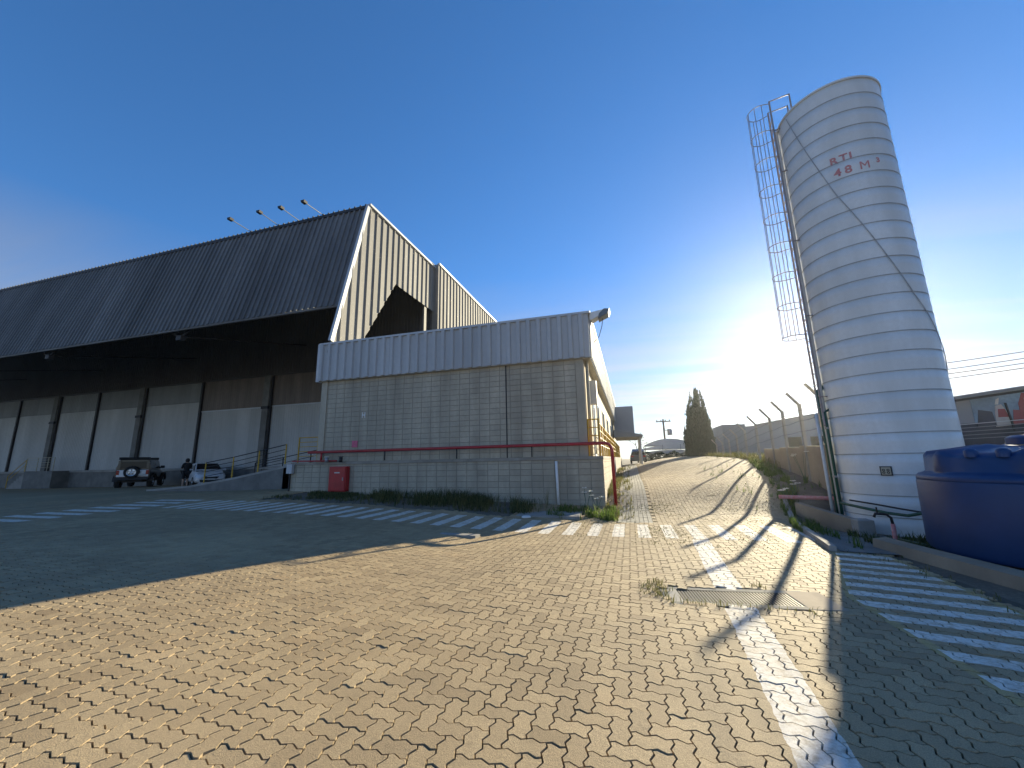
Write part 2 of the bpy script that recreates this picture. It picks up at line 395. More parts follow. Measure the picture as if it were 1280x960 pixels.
PR_Y = [-10, 6, 8.4, 8.45, 10.5, 13, 17, 24, 40, 200]; PR_X = [3.78, 3.8, 4.0, 3.25, 3.5, 4.05, 4.9, 5.9, 6.3, 6.3]
def paved(x, y):
    ok = x < np.interp(y, PR_Y, PR_X)
    ok &= ~((y > 13.35) & (x < -.55))
    ok &= ~((y > 11.15 + .15 * np.sin(x * 2.1)) & (y < 13.5) & (x > -12.6) & (x < -3.35))
    ok &= ~((np.abs(x - 1.05) < .78) & (np.abs(y - 5.36 - .1 * (x - 1)) < .30))      # drain channel
    return ok
def grey_lane(x, y): return (x > -.42) & (x < .47) & (y > 11.0)
def near(x, y):
    d = np.hypot(x, y)
    return (d < 17.5) | ((d < 24) & (x < 0) & (y < 13.4)) | ((x > -.6) & (y < 36) & (y > 10))

# ground sheet: fine near the camera, coarse to the horizon
xs = np.unique(np.concatenate([np.linspace(-420, -110, 8), np.linspace(-110, -36, 26), np.arange(-36, 14.01, .5), np.linspace(15, 110, 30), np.linspace(110, 420, 8)]))
ys = np.unique(np.concatenate([np.linspace(-420, -70, 6), np.linspace(-70, -4, 14), np.arange(-4, 46.01, .5), np.linspace(48, 120, 26), np.linspace(120, 420, 8)]))
GX, GY = np.meshgrid(xs, ys); GZ = gza(GX, GY)
px, py = project(GX, GY, GZ)
inframe = (px > -60) & (px < 1340) & (py > 380) & (py < 1060)
isnear = near(GX, GY) & (paved(GX, GY)) & inframe
nx, ny = len(xs), len(ys)
fc = []; fm = []
cnear = near
for j in range(ny - 1):
    for i in range(nx - 1):
        fc.append((j * nx + i, j * nx + i + 1, (j + 1) * nx + i + 1, (j + 1) * nx + i))
CX = (xs[:-1] + xs[1:]) / 2; CY = (ys[:-1] + ys[1:]) / 2; MX, MY = np.meshgrid(CX, CY)
pv = paved(MX, MY); nr = near(MX, MY)
pcx, pcy = project(MX, MY, gza(MX, MY)); infr = (pcx > -900) & (pcx < 2200) & (pcy > 380) & (pcy < 3400)
midx = np.where(~pv & (nr | (MX > 3)), 2, np.where(pv & nr & infr, 1, 0))
midx = np.where((MX > 7) | (MY > 45) | (MX < -75), 2, midx)
# lower the bed where real pavers stand on it
low_v = np.zeros((ny, nx), bool)
nb = (midx == 1)
low_v[:-1, :-1] |= nb; low_v[1:, :-1] |= nb; low_v[:-1, 1:] |= nb; low_v[1:, 1:] |= nb
GZ2 = GZ - .004 - np.where(low_v, .018, 0)
me = bpy.data.meshes.new('paved_yard')
me.from_pydata(np.stack([GX, GY, GZ2], -1).reshape(-1, 3).tolist(), [], fc)
for mn in ('paver', 'joint_sand', 'dirt'): me.materials.append(MATS[mn])
me.polygons.foreach_set('material_index', midx.reshape(-1).astype(np.int32)); me.polygons.foreach_set('use_smooth', [True] * len(me.polygons))
rn = me.attributes.new('rnd', 'FLOAT', 'POINT'); rn.data.foreach_set('value', np.full(nx * ny, .45, np.float32))
yard = link('paved_yard', me); tag(yard, 'yard and sloping lane paved with sandy interlocking concrete pavers', kind='structure')

# interlocking pavers in herringbone, unit edge .113 m, wavy edges shared by neighbours
U = .1125
def unit_edge(i, j, horiz, rev, far):
    s = 1
    ts = (0, .5) if far == 2 else (0, .28, .72)
    amp = .105
    pts = []
    for tt in ts:
        off = 0 if tt in (0, .5) else (amp if tt < .5 else -amp)
        if horiz: pts.append((i + tt, j + s * off))
        else: pts.append((i - s * off, j + tt))
    if rev:
        full = pts + [(i + 1, j) if horiz else (i, j + 1)]
        full = full[::-1]; return full[:-1]
    return pts
def outline(i, j, horiz, far=0):
    P = []
    if horiz:
        for k in (0, 1): P += unit_edge(i + k, j, True, False, far)
        P += unit_edge(i + 2, j, False, False, far)
        for k in (1, 0): P += unit_edge(i + k, j + 1, True, True, far)
        P += unit_edge(i, j, False, True, far)
    else:
        P += unit_edge(i, j, True, False, far)
        for k in (0, 1): P += unit_edge(i + 1, j + k, False, False, far)
        P += unit_edge(i, j + 2, True, True, far)
        for k in (1, 0): P += unit_edge(i, j + k, False, True, far)
    return np.array(P) * U
def inset(P, d):
    n = len(P); Q = np.zeros_like(P)
    for k in range(n):
        a, b, c = P[k - 1], P[k], P[(k + 1) % n]
        e1 = (b - a) / np.linalg.norm(b - a); e2 = (c - b) / np.linalg.norm(c - b)
        n1 = np.array([-e1[1], e1[0]]); n2 = np.array([-e2[1], e2[0]])
        mvec = n1 + n2; mvec /= max(.4, np.dot(mvec, n1))
        Q[k] = b + mvec * d
    return Q
def paver_shape(horiz, far):
    i0, j0 = 0, 0
    P = outline(i0, j0, horiz, far)
    cen = P.mean(0)
    gap = .0035 if far < 2 else .004
    top = inset(P, gap + .0055); bot = inset(P, gap)
    return top - cen, bot - cen, cen
SH = {(h, f): paver_shape(h, f) for h in (True, False) for f in (0,)}
cells = []
I0, I1, J0, J1 = int(-24 / U), int(6.6 / U), int(-1.5 / U), int(36 / U)
ii, jj = np.meshgrid(np.arange(I0, I1), np.arange(J0, J1))
ii = ii.ravel(); jj = jj.ravel(); kk = (ii - jj) % 4
cand = (kk == 0) | (kk == 3)           # kk 0: horizontal start cell; kk 3: lower cell of an upright paver
par = ((ii + jj) % 2 == 0)
ii, jj, kk = ii[cand], jj[cand], kk[cand]
hz = kk == 0
cxs = (ii + np.where(hz, 1, .5)) * U; cys = (jj + np.where(hz, .5, 1)) * U
czs = None
ok = paved(cxs, cys) & near(cxs, cys) & ~grey_lane(cxs, cys)
ii, jj, hz, cxs, cys = ii[ok], jj[ok], hz[ok], cxs[ok], cys[ok]
czs = gza(cxs, cys)
px, py = project(cxs, cys, czs)
ok = (px > -930) & (px < 2230) & (py < 3500) & (py > 300)
ii, jj, hz, cxs, cys, czs, px, py = ii[ok], jj[ok], hz[ok], cxs[ok], cys[ok], czs[ok], px[ok], py[ok]
# local slope so that every paver lies on the ground
e = .06
sx = (gza(cxs + e, cys) - gza(cxs - e, cys)) / (2 * e); sy = (gza(cxs, cys + e) - gza(cxs, cys - e)) / (2 * e)
jit = rng.normal(0, .0013, len(cxs)); tx = sx + rng.normal(0, .008, len(cxs)); ty = sy + rng.normal(0, .008, len(cxs))
tone = np.clip(rng.normal(.52, .24, len(cxs)), 0, 1); tone[rng.random(len(cxs)) < .035] = -.35
dist = np.hypot(cxs, cys)
inside = (px > 8) & (px < 1272) & (py < 948)
order = np.argsort(np.where(inside, dist, 1e9)); single = np.zeros(len(cxs), bool); single[order[:300]] = True
def paver_variant(h, i, j):
    # shape depends on the parity of its start cell
    P = outline(i % 2, j % 2, h); c0 = np.array([(i % 2 + (1 if h else .5)) * U, (j % 2 + (.5 if h else 1)) * U])
    return inset(P, .0050) - c0, inset(P, .0026) - c0
VAR = {}
for h in (True, False):
    for pa in (0, 1):
        VAR[(h, pa)] = paver_variant(h, pa, 0)
HT = .018
def paver_faces(n):
    return [tuple(range(n))] + [(k, n + k, n + (k + 1) % n, (k + 1) % n) for k in range(n)]
# joined mass
V = []; F = []; T = []; off = 0
NP = len(VAR[(True, 0)][0]); faces0 = paver_faces(NP); faces0 = [tuple(f) if len(f) > 4 else f[::-1] for f in faces0]
for idx in np.where(~single)[0]:
    top, bot = VAR[(bool(hz[idx]), int((ii[idx] + jj[idx]) % 2))]
    zc = czs[idx] + jit[idx]
    zt = zc + top[:, 0] * tx[idx] + top[:, 1] * ty[idx]
    zb = zc - HT + bot[:, 0] * tx[idx] + bot[:, 1] * ty[idx]
    V.append(np.column_stack([top[:, 0] + cxs[idx], top[:, 1] + cys[idx], zt])); V.append(np.column_stack([bot[:, 0] + cxs[idx], bot[:, 1] + cys[idx], zb]))
    F += [tuple(q + off for q in f) for f in faces0]; off += 2 * NP
    T.append(np.full(2 * NP, tone[idx]))
V = np.concatenate(V); me = bpy.data.meshes.new('pavers'); me.from_pydata(V.tolist(), [], F); me.materials.append(MATS['paver'])
a = me.attributes.new('rnd', 'FLOAT', 'POINT'); a.data.foreach_set('value', np.concatenate(T).astype(np.float32))
pm_ = link('pavers', me, yard); tag(pm_, kind='stuff')
# the nearest three hundred, each its own piece
PM = {}
for key, (top, bot) in VAR.items():
    me = bpy.data.meshes.new('paver')
    me.from_pydata(np.vstack([np.column_stack([top, np.zeros(NP)]), np.column_stack([bot, np.full(NP, -HT)])]).tolist(), [], faces0); me.materials.append(MATS['paver']); PM[key] = me
for idx in np.where(single)[0]:
    o = link('paver', PM[(bool(hz[idx]), int((ii[idx] + jj[idx]) % 2))], yard)
    o.location = (cxs[idx], cys[idx], czs[idx] + jit[idx]); o.rotation_euler = (math.atan(ty[idx]), -math.atan(tx[idx]), 0); o['rnd'] = float(tone[idx])
# grey rectangular pavers of the lane beside the annex
V = []; F = []; T = []; off = 0
for rr in range(int(25 / .21)):
    y = 11.0 + rr * .21
    for k in range(8):
        x = -.42 + .11 * k + .055
        if k > 7: continue
        for (hx, hy) in ((.049, .0985),):
            z = gz(x, y + .1); sl = (gz(x, y + .2) - gz(x, y)) / .2
            tv = rng.random(); z += rng.normal(0, .0015)
            for (q, dz) in ((0, 0), (.005, -.018)):
                for ax, ay in ((-1, -1), (1, -1), (1, 1), (-1, 1)): V.append((x + ax * (hx + q), y + .1 + ay * (hy + q), z + ay * hy * sl + dz))
            F += [(off, off + 1, off + 2, off + 3)] + [(off + k2, off + 4 + k2, off + 4 + (k2 + 1) % 4, off + (k2 + 1) % 4) for k2 in range(4)]
            T += [tv] * 8; off += 8
me = bpy.data.meshes.new('grey_pavers'); me.from_pydata(V, [], F); me.materials.append(MATS['grey_paver'])
a = me.attributes.new('rnd', 'FLOAT', 'POINT'); a.data.foreach_set('value', np.array(T, np.float32))
tag(link('grey_pavers', me, yard), kind='stuff')
print('pavers', len(cxs), 'single', int(single.sum()))
#@@PART2
# ------------------------------------------------------------------ corrugated sheet helper
def rib_profile(width, pitch, rib, depth, sl=.4):
    # polyline across the width: pans with trapezoid ribs
    P = [(0, 0)]; n = max(1, round(width / pitch)); p = width / n
    for k in range(n):
        c = (k + .5) * p; s = rib * sl * .5
        P += [(c - rib / 2, 0), (c - rib / 2 + s, depth), (c + rib / 2 - s, depth), (c + rib / 2, 0)]
    P.append((width, 0)); return P
def sheet_mesh(name, mat, prof, tops, bots, tilt=(0, 0)):
    # local: width along x, rib height along -y (outwards), z up. tops/bots functions of width; tilt moves y with z
    mb = MB(); vs = []
    for (u, d) in prof:
        zb, zt = bots(u), tops(u)
        vs += [(u, -d + tilt[0] * zb, zb), (u, -d + tilt[0] * zt, zt)]
    fs = [(2 * k, 2 * k + 2, 2 * k + 3, 2 * k + 1) for k in range(len(prof) - 1)]
    mb.add(vs, fs)
    return mb.mesh(name, mat, fix=False)
def const(v): return lambda u: v

# ------------------------------------------------------------------ warehouse
WY = 22.7; WX0, WX1 = -74.0, -12.0
FT_Y, FT_Z, FB_Y, FB_Z = 15.46, 14.66, 13.96, 8.68       # sloping fascia, top and bottom edge
wh = thing('warehouse', 'long grey metal-clad warehouse with deep sloping canopy over white dock doors', 'warehouse', (0, 0, 0))
slope = (FT_Y - FB_Y) / (FT_Z - FB_Z); flen = FT_Z - FB_Z
prof = rib_profile(1.0, .333, .14, .075)
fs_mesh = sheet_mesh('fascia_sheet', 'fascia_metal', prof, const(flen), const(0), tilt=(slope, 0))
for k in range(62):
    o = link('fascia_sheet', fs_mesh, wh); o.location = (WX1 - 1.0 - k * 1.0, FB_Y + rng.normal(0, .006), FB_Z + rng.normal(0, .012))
# back and lower flashing of the fascia, ridge edge
mb = MB(); mb.bar((WX0, FB_Y + .04, FB_Z - .03), (WX1, FB_Y + .04, FB_Z - .03), .10, .10); mb.build('fascia_flashing', 'fascia_metal', wh)
# roof over the canopy and the body behind it
mb = MB()
mb.prism([(FT_Y + .02, FT_Z - .10), (FT_Y + .02, FT_Z + .02), (WY + .2, 15.02), (WY + .2, 14.85)], 'x', WX0, WX1 + .0)
mb.build('canopy_roof', 'fascia_metal', wh)
mb = MB(); mb.box(WX0, -11.78, WY + .2, 64, 14.80, 14.98); mb.build('body_roof', 'fascia_metal', wh)
rc = sheet_mesh('roof_sheet_end', 'fascia_metal', rib_profile(1.0, .333, .10, .09), const(.28), const(0))
for k in range(62):
    o = link('roof_sheet_end', rc, wh); o.location = (WX1 - 1.0 - k, FT_Y - .10, FT_Z + .015); o.rotation_euler = (R(-87), 0, 0)
mb = MB(); mb.bar((WX0, FT_Y - .09, FT_Z - .06), (WX1, FT_Y - .09, FT_Z - .06), .06, .16); mb.build('eave_gutter', 'black_plastic', wh)
# gable cladding of the canopy, sheet by sheet, with the open bay cut into it
GX_ = -12.02
def zf(y): return FB_Z + (y - FB_Y) / slope
pw = .55
y = FB_Y - .70; k = 0
gprof = [(0, 0), (.06, 0), (.085, .06), (.145, .06), (.17, 0), (pw, 0)]
while y < WY - .02:
    y1 = min(y + pw, WY - .02); yc = (y + y1) / 2
    top0, top1 = min(14.72, zf(y)), min(14.72, zf(y1))
    bz = max(6.2, 7.51 + 1.59 * (y - 15.47)) if yc < 17.95 else 11.50 + (yc - 18) * .01
    if yc < 17.95: bz = max(6.2, 7.35 + 1.59 * (yc - 15.47) + (.06 if k % 2 else 0))
    if top1 > 6.4:
        t0 = max(top0, 6.3)
        pr = [(u * (y1 - y) / pw, d) for u, d in gprof]
        m_ = sheet_mesh('gable_sheet', 'gable_metal', pr, lambda u, a=t0, b=top1, L=(y1 - y): a + (b - a) * u / L, ((lambda u, a=max(6.2, 7.40 + 1.59 * (y - 15.47)), L=(y1 - y): min(t0 - .02, max(6.2, a + 1.35 * u))) if yc < 17.95 else const(min(bz, t0 - .02))))
        o = link('gable_sheet', m_, wh); o.location = (GX_, y, 0); o.rotation_euler[2] = R(90)
    y += pw; k += 1
mb = MB(); ya = FB_Y - slope * 1.9
mb.bar((GX_ - .02, ya - .03, FB_Z - 1.9), (GX_ - .02, FT_Y - .03, FT_Z + .02), .20, .14, up=(1, 0, 0)); mb.build('gable_edge_trim', 'trim_metal', wh)
mb = MB(); mb.bar((GX_ + .05, FT_Y - .05, FT_Z + .06), (GX_ + .05, WY, 14.78), .16, .12); mb.build('gable_top_trim', 'trim_metal', wh)
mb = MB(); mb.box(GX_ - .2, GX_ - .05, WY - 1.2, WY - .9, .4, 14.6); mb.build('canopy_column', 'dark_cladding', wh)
# canopy brackets hanging under the fascia
for x in (-22.5, -33.5, -45, -56):
    mb = MB(); mb.bar((x - .9, FB_Y + .25, FB_Z + .1), (x, FB_Y + .3, FB_Z - .35), .05); mb.bar((x + .9, FB_Y + .25, FB_Z + .1), (x, FB_Y + .3, FB_Z - .35), .07)
    mb.bar((x, FB_Y + .3, FB_Z - .30), (x, WY - .05, FB_Z + 1.6), .07); mb.box(x - .18, x + .18, FB_Y + .2, FB_Y + .45, FB_Z - .5, FB_Z - .25); mb.build('canopy_bracket', 'black_plastic', wh)
# body side wall beyond the canopy
sprof = rib_profile(1.1, .55, .11, .06)
side_m = sheet_mesh('side_sheet', 'gable_metal', sprof, const(15.0), const(5.5))
yy = WY + .05
while yy < 63:
    o = link('side_sheet', side_m, wh); o.location = (-11.72, yy, rng.normal(0, .006)); o.rotation_euler[2] = R(90); yy += 1.1
mb = MB(); mb.box(WX0, -11.80, WY + .3, 63.8, 0, 14.8); mb.build('body_core', 'dark_cladding', wh)
mb = MB(); mb.box(-12.14, -11.70, WY - .02, WY + .10, 5.0, 15.0); mb.build('corner_return', 'gable_metal', wh)
mb = MB(); mb.box(-11.80, -11.62, WY, 64, 14.96, 15.10); mb.build('side_top_trim', 'trim_metal', wh)
# upper front wall under the canopy, sheets
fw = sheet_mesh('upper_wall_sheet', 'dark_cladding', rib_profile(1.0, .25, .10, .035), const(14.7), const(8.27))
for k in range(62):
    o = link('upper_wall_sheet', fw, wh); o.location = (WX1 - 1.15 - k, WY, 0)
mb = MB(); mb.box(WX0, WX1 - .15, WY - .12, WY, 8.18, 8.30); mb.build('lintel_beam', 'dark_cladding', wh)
# dock plinth, piers and door panels
mb = MB()
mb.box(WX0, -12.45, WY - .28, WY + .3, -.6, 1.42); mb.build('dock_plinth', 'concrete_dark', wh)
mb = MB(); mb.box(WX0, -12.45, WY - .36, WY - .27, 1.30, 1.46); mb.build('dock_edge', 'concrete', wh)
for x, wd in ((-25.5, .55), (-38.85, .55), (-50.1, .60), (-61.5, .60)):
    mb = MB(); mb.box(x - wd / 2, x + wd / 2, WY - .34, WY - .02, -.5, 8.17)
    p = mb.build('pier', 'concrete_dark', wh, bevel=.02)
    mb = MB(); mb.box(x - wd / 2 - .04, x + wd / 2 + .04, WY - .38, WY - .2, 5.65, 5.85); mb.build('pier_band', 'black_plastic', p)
    mb = MB(); mb.tube([(x + wd / 2 + .1, WY - .2, 1.45), (x + wd / 2 + .1, WY - .2, 8.1)], .06); mb.build('downpipe', 'black_plastic', p)
for x in (-32.2, -44.5, -55.8):
    mb = MB(); mb.box(x - .09, x + .09, WY - .22, WY - .02, 1.47, 8.17); mb.build('door_post', 'black_plastic', wh)
bays = [(-25.1, -12.55, 5.85), (-32.1, -25.9, 5.8), (-38.5, -32.3, None), (-44.4, -39.2, None), (-49.7, -44.6, None), (-55.7, -50.5, None), (-61.1, -55.9, None), (-73.5, -61.9, None)]
dprof_cache = {}
for bi, (xa, xb, split) in enumerate(bays):
    n = max(1, round((xb - xa) / 1.2)); wdt = (xb - xa) / n
    for k in range(n):
        pr = rib_profile(wdt, .2, .05, .012)
        z1 = split if split else 6.6
        mname = 'door_white'
        m_ = sheet_mesh('door_panel', mname, pr, const(z1), const(1.47)); o = link('door_panel', m_, wh); o.location = (xa + k * wdt, WY - .06, 0)
        m_ = sheet_mesh('door_head_panel', 'rust_cladding' if split else 'door_grey', pr, const(8.17), const(z1 + .02)); o = link('door_head_panel', m_, wh); o.location = (xa + k * wdt, WY - .075, 0)
    if split:
        mb = MB(); mb.box(xa, xb, WY - .11, WY - .07, z1 - .03, z1 + .05); mb.build('door_rail', 'trim_metal', wh)
# warehouse light arms on the eave
for i, (x, yy_, zz_) in enumerate(((-14.86, 14.10, 14.62), (-16.46, 14.22, 14.72), (-17.9, 14.22, 14.78), (-19.87, 14.18, 14.75))):
    lab = ['nearest the corner', 'second from the corner', 'third from the corner', 'farthest from the corner'][i]
    t_ = thing('eave_floodlight', 'thin floodlight arm on the warehouse eave, ' + lab, 'floodlight', (x, 15.4, 14.72), 0, 'floodlight arms along the warehouse eave')
    mb = MB(); mb.tube([(0, 0, 0), (0, yy_ - 15.4, zz_ - 14.72)], .022, 6); mb.build('arm', 'galvanised', t_)
    mb = MB(); mb.prism([(-.12, -.02), (.12, -.02), (.09, -.14), (-.09, -.14)], 'y', yy_ - 15.4 - .12, yy_ - 15.4 + .1)
    for q in range(len(mb.v)): mb.v[q] = (mb.v[q][0], mb.v[q][1], mb.v[q][2] + zz_ - 14.72 + .06)
    mb.build('lamp_head', 'black_plastic', t_)

# ------------------------------------------------------------------ annex
AY = 13.5
ax = thing('block_annex', 'grey concrete block annex with ribbed metal parapet above a low block plinth', 'building', (-7, AY, 0))
def at_(o): o.location = (7, -AY, 0); return o      # children written in world metres
def AB(mb, name, mat, parent=None, **k):
    o = mb.build(name, mat, parent or ax, **k)
    if parent is None: at_(o)
    return o
XL, XR = -12.35, -1.32; ZB, ZP0, ZP1 = 1.64, 5.02, 6.62
upper = AB(MB().box(XL, XR, AY + .02, 21.5, ZB, 6.3), 'upper_wall', 'mortar')
BXL, BXR = -13.5, -.85; BY = AY - .12
base = AB(MB().box(BXL, BXR, BY + .02, 21.0, -.6, ZB - .10), 'plinth_wall', 'mortar')
AB(MB().box(BXL - .02, BXR + .03, BY - .03, 21.0, ZB - .10, ZB), 'plinth_cap', 'base_cap')
AB(MB().box(-12.35, BXR + .02, 21.0, 46.0, -.6, ZB - .004), 'walkway_base', 'base_cap')
AB(MB().box(-11.6, XR, 21.5, 46, ZB, 6.3), 'rear_wall', 'side_render')
# blocks in stack bond: joints recessed against the mortar face
def block_mesh(w_, h_, dpt):
    mb = MB(); c = .006
    mb.add([(0, 0, 0), (w_, 0, 0), (w_, 0, h_), (0, 0, h_), (c, -dpt, c), (w_ - c, -dpt, c), (w_ - c, -dpt, h_ - c), (c, -dpt, h_ - c)],
           [(4, 5, 6, 7), (0, 1, 5, 4), (1, 2, 6, 5), (2, 3, 7, 6), (3, 0, 4, 7)])
    return mb
BW, BH, J = .40, .20, .0095
blocks = []   # (x, z, w, h, wall, y)
def fill(x0, x1, z0, z1, wall, yface):
    z = z0
    while z < z1 - .03:
        h_ = min(BH, z1 - z); x = x1
        row = int(round(z / BH))
        while x > x0 + .03:
            w_ = min(BW, x - x0)
            blocks.append((x - w_ + J / 2, z + J / 2, w_ - J, h_ - J, wall, yface)); x -= w_
        z += BH
fill(XL + .30, XR - .28, ZB + .0, ZP0 + .02, 0, AY + .02)
fill(BXL, BXR, -.16, ZB - .10, 1, BY + .02)
blocks.sort(key=lambda b: (b[0] - 0) ** 2 + (b[1] - 1.55) ** 2 * 1.0)
cache = {}
restm = [MB(), MB()]
for n_, (x, z, w_, h_, wall, yf) in enumerate(blocks):
    jit_ = rng.normal(0, .0015)
    if n_ < 300:
        key = (round(w_, 3), round(h_, 3))
        if key not in cache: cache[key] = block_mesh(w_, h_, .014).mesh('block', 'block_grey')
        o = link('block', cache[key], upper if wall == 0 else base); o.location = (x, yf + jit_, z)
    else:
        q = block_mesh(w_, h_, .014); restm[wall].add([(a + x, b + yf + jit_, c + z) for a, b, c in q.v], q.f)
for wall in (0, 1):
    o = restm[wall].build('blocks', 'block_grey', upper if wall == 0 else base); tag(o, kind='stuff')
# side of the plinth facing the lane
mb = MB()
for r_ in range(9):
    for c_ in range(18):
        y0 = BY + .0 + c_ * .4; z0 = -.16 + r_ * .2
        mb.box(BXR - .005, BXR + .015, y0 + .01, y0 + .39, z0 + .01, min(z0 + .19, ZB - .11))
o = mb.build('blocks', 'block_grey', base); tag(o, kind='stuff')
# corner pilasters, expansion joint, downpipe marks
AB(MB().box(XL, XL + .29, AY - .03, AY + .02, ZB, ZP0 + .1), 'corner_pilaster', 'block_grey')
AB(MB().box(XR - .27, XR + .01, AY - .03, AY + .3, ZB, ZP0 + .1), 'corner_pilaster', 'block_grey')
AB(MB().box(-4.17, -4.13, AY - .012, AY + .02, ZB, ZP0), 'expansion_joint', 'black_plastic')
AB(MB().tube([(-2.35, BY - .05, .05), (-2.38, BY - .05, 1.50)], .045, 10), 'white_downpipe', 'white_paint', smooth=True)
# ribbed parapet: front sheets with wide pans, side sheets
PXL, PXR, PY = -12.45, -1.05, AY - .14
n = 10; wd = (PXR - PXL) / n
pm = sheet_mesh('parapet_sheet', 'parapet_metal', [(0, 0)] + [q for k in range(3) for q in ((wd / 3 * k + .02, 0), (wd / 3 * k + .055, .08), (wd / 3 * k + .175, .08), (wd / 3 * k + .21, 0))] + [(wd, 0)], const(ZP1), const(ZP0))
for k in range(n):
    o = link('parapet_sheet', pm, ax); at_(o); o.location.x += PXL + k * wd; o.location.y += PY + rng.normal(0, .004)
sm = sheet_mesh('parapet_side_sheet', 'parapet_metal', rib_profile(1.1, .367, .13, .055), const(ZP1), const(ZP0))
yy = PY
while yy < 45:
    o = link('parapet_side_sheet', sm, ax); at_(o); o.location.x += PXR; o.location.y += yy; o.rotation_euler[2] = R(90); yy += 1.1
AB(MB().box(PXL - .03, PXR + .08, PY - .07, PY + .10, ZP1 - .03, ZP1 + .05), 'parapet_cap', 'trim_metal')
AB(MB().box(PXR - .10, PXR + .085, PY + .10, 45, ZP1 - .03, ZP1 + .05), 'parapet_side_cap', 'trim_metal')
AB(MB().box(PXL - .09, PXL + .08, PY - .06, PY + .35, ZP0 - .04, ZP1 + .02), 'parapet_end_trim', 'trim_metal')
AB(MB().box(PXL, PXR - .02, PY + .02, PY + .06, ZP0 + .02, ZP1 - .04), 'parapet_back', 'fascia_metal')
AB(MB().box(PXR - .08, PXR - .03, PY + .1, 45, ZP0 + .02, ZP1 - .04), 'parapet_side_back', 'fascia_metal')
AB(MB().box(PXL, PXR - .02, PY + .0, 45, ZP0 - .02, ZP0 + .02), 'soffit', 'soffit')
AB(MB().box(PXL + .1, PXR - .1, PY + .1, 45, 6.2, 6.32), 'flat_roof', 'concrete_dark')
# lane side of the annex: render, doors, windows, corner downpipe
AB(MB().box(XR - .02, XR + .012, AY + .3, 45.5, ZB, ZP0), 'side_render', 'side_render')
for (y0, y1, z0, z1, nm) in ((16.0, 16.9, ZB, 4.05, 'side_door'), (18.4, 19.6, ZB + .05, 4.15, 'side_door'), (22.5, 24, 2.5, 4.2, 'side_window'), (27, 28.5, 2.5, 4.2, 'side_window'), (32, 33.5, 2.5, 4.2, 'side_window')):
    f_ = AB(MB().box(XR, XR + .05, y0, y1, z0, z1), nm, 'trim_metal')
    MB().box(XR + .02, XR + .06, y0 + .08, y1 - .08, z0 + .12, z1 - .08).build('pane', 'pane_day', f_)
AB(MB().tube([(XR + .09, AY + .35, ZB), (XR + .09, AY + .35, ZP0)], .06, 10), 'downpipe', 'side_render', smooth=True)
AB(MB().box(XR + .02, XR + .3, 15.0, 15.35, 3.6, 4.5), 'wall_cabinet', 'trim_metal')
# projecting volume and porch roof farther along
AB(MB().box(-1.2, .62, 38.2, 41.0, 3.75, 6.35), 'water_box', 'far_wall', bevel=.05)
AB(MB().prism([(-1.1, 3.85), (1.15, 3.42), (1.15, 3.25), (-1.1, 3.25)], 'y', 33.5, 40.5), 'porch_roof', 'far_roof')
for yy in (34, 37, 40):
    AB(MB().tube([(.95, yy, .5), (.95, yy, 3.3)], .06, 8), 'porch_post', 'trim_metal')

# ------------------------------------------------------------------ railings, pipes and fittings at the annex
def railing(name, label, cat, path, posts, hgt, nrails, mat='yellow_paint', r=.024, group=None, rail_mat=None):
    t_ = thing(name, label, cat, posts[0] if posts else path[0], 0, group); o0 = Vector(t_.location)
    for p in posts:
        MB().tube([Vector(p) - o0, Vector(p) + Vector((0, 0, hgt)) - o0], r * 1.25, 8).build('post', mat, t_)
    for k in range(nrails):
        h = hgt - .02 - k * (hgt - .15) / max(1, nrails)
        MB().tube([Vector(p) + Vector((0, 0, h)) - o0 for p in path], r * (1 if k == 0 else .7), 6).build('rail', rail_mat or mat, t_)
    return t_
yl = [(-.92, AY + .1 + k * 1.3, ZB) for k in range(23)]
railing('walkway_railing', 'long yellow tubular railing along the sunlit lane side of the annex', 'railing', [yl[0], yl[-1]], yl, 1.12, 4)
railing('gate_railing', 'short yellow railing across the plinth end above the red pipe elbow', 'railing', [(-1.28, AY + .05, ZB), (-.92, AY + .05, ZB)], [(-1.28, AY + .05, ZB), (-.92, AY + .05, ZB)], 1.25, 4)
railing('landing_railing', 'short upright yellow railing on the landing at the annex left corner', 'railing', [(-15.2, 15.4, 1.60), (-14.1, 15.4, 1.60)], [(-15.2, 15.4, 1.60), (-14.1, 15.4, 1.60)], 1.25, 5)

rp = thing('fire_main_pipe', 'red fire main pipe running along the annex wall and down its corner', 'pipe', (-12.3, AY - .2, 2.05)); o0 = Vector(rp.location)
def RP(pts, r, name, mat='red_paint', n=10, smooth=True):
    return MB().tube([Vector(p) - o0 for p in pts], r, n).build(name, mat, rp, smooth=smooth)
RP([(-12.6, AY - .22, 2.04), (-.74, AY - .22, 2.05), (-.62, AY - .22, 2.02), (-.55, AY - .22, 1.93), (-.53, AY - .22, 1.80), (-.52, AY - .22, .1)], .055, 'main_run')
RP([(-11.95, AY - .22, 2.03), (-11.95, AY - .22, 1.72)], .04, 'branch')
RP([(-13.4, AY - .2, 1.70), (-11.2, AY - .2, 1.68)], .03, 'lower_run')
for x in (-9.0, -6.0, -3.2): RP([(x, AY - .22, 1.66), (x, AY - .22, 2.03)], .022, 'support', 'black_plastic', 6)
for x in (-11.62, -10.95):
    vb = RP([(x, AY - .28, 1.62), (x, AY - .28, 1.82)], .07, 'valve', 'galvanised' if x < -11.3 else 'black_plastic')
    MB().lathe([(.02, 0), (.10, 0), (.10, .02), (.02, .02)], 12, tuple(Vector((x, AY - .28, 1.83)) - o0)).build('hand_wheel', 'white_paint' if x < -11.3 else 'black_plastic', vb)
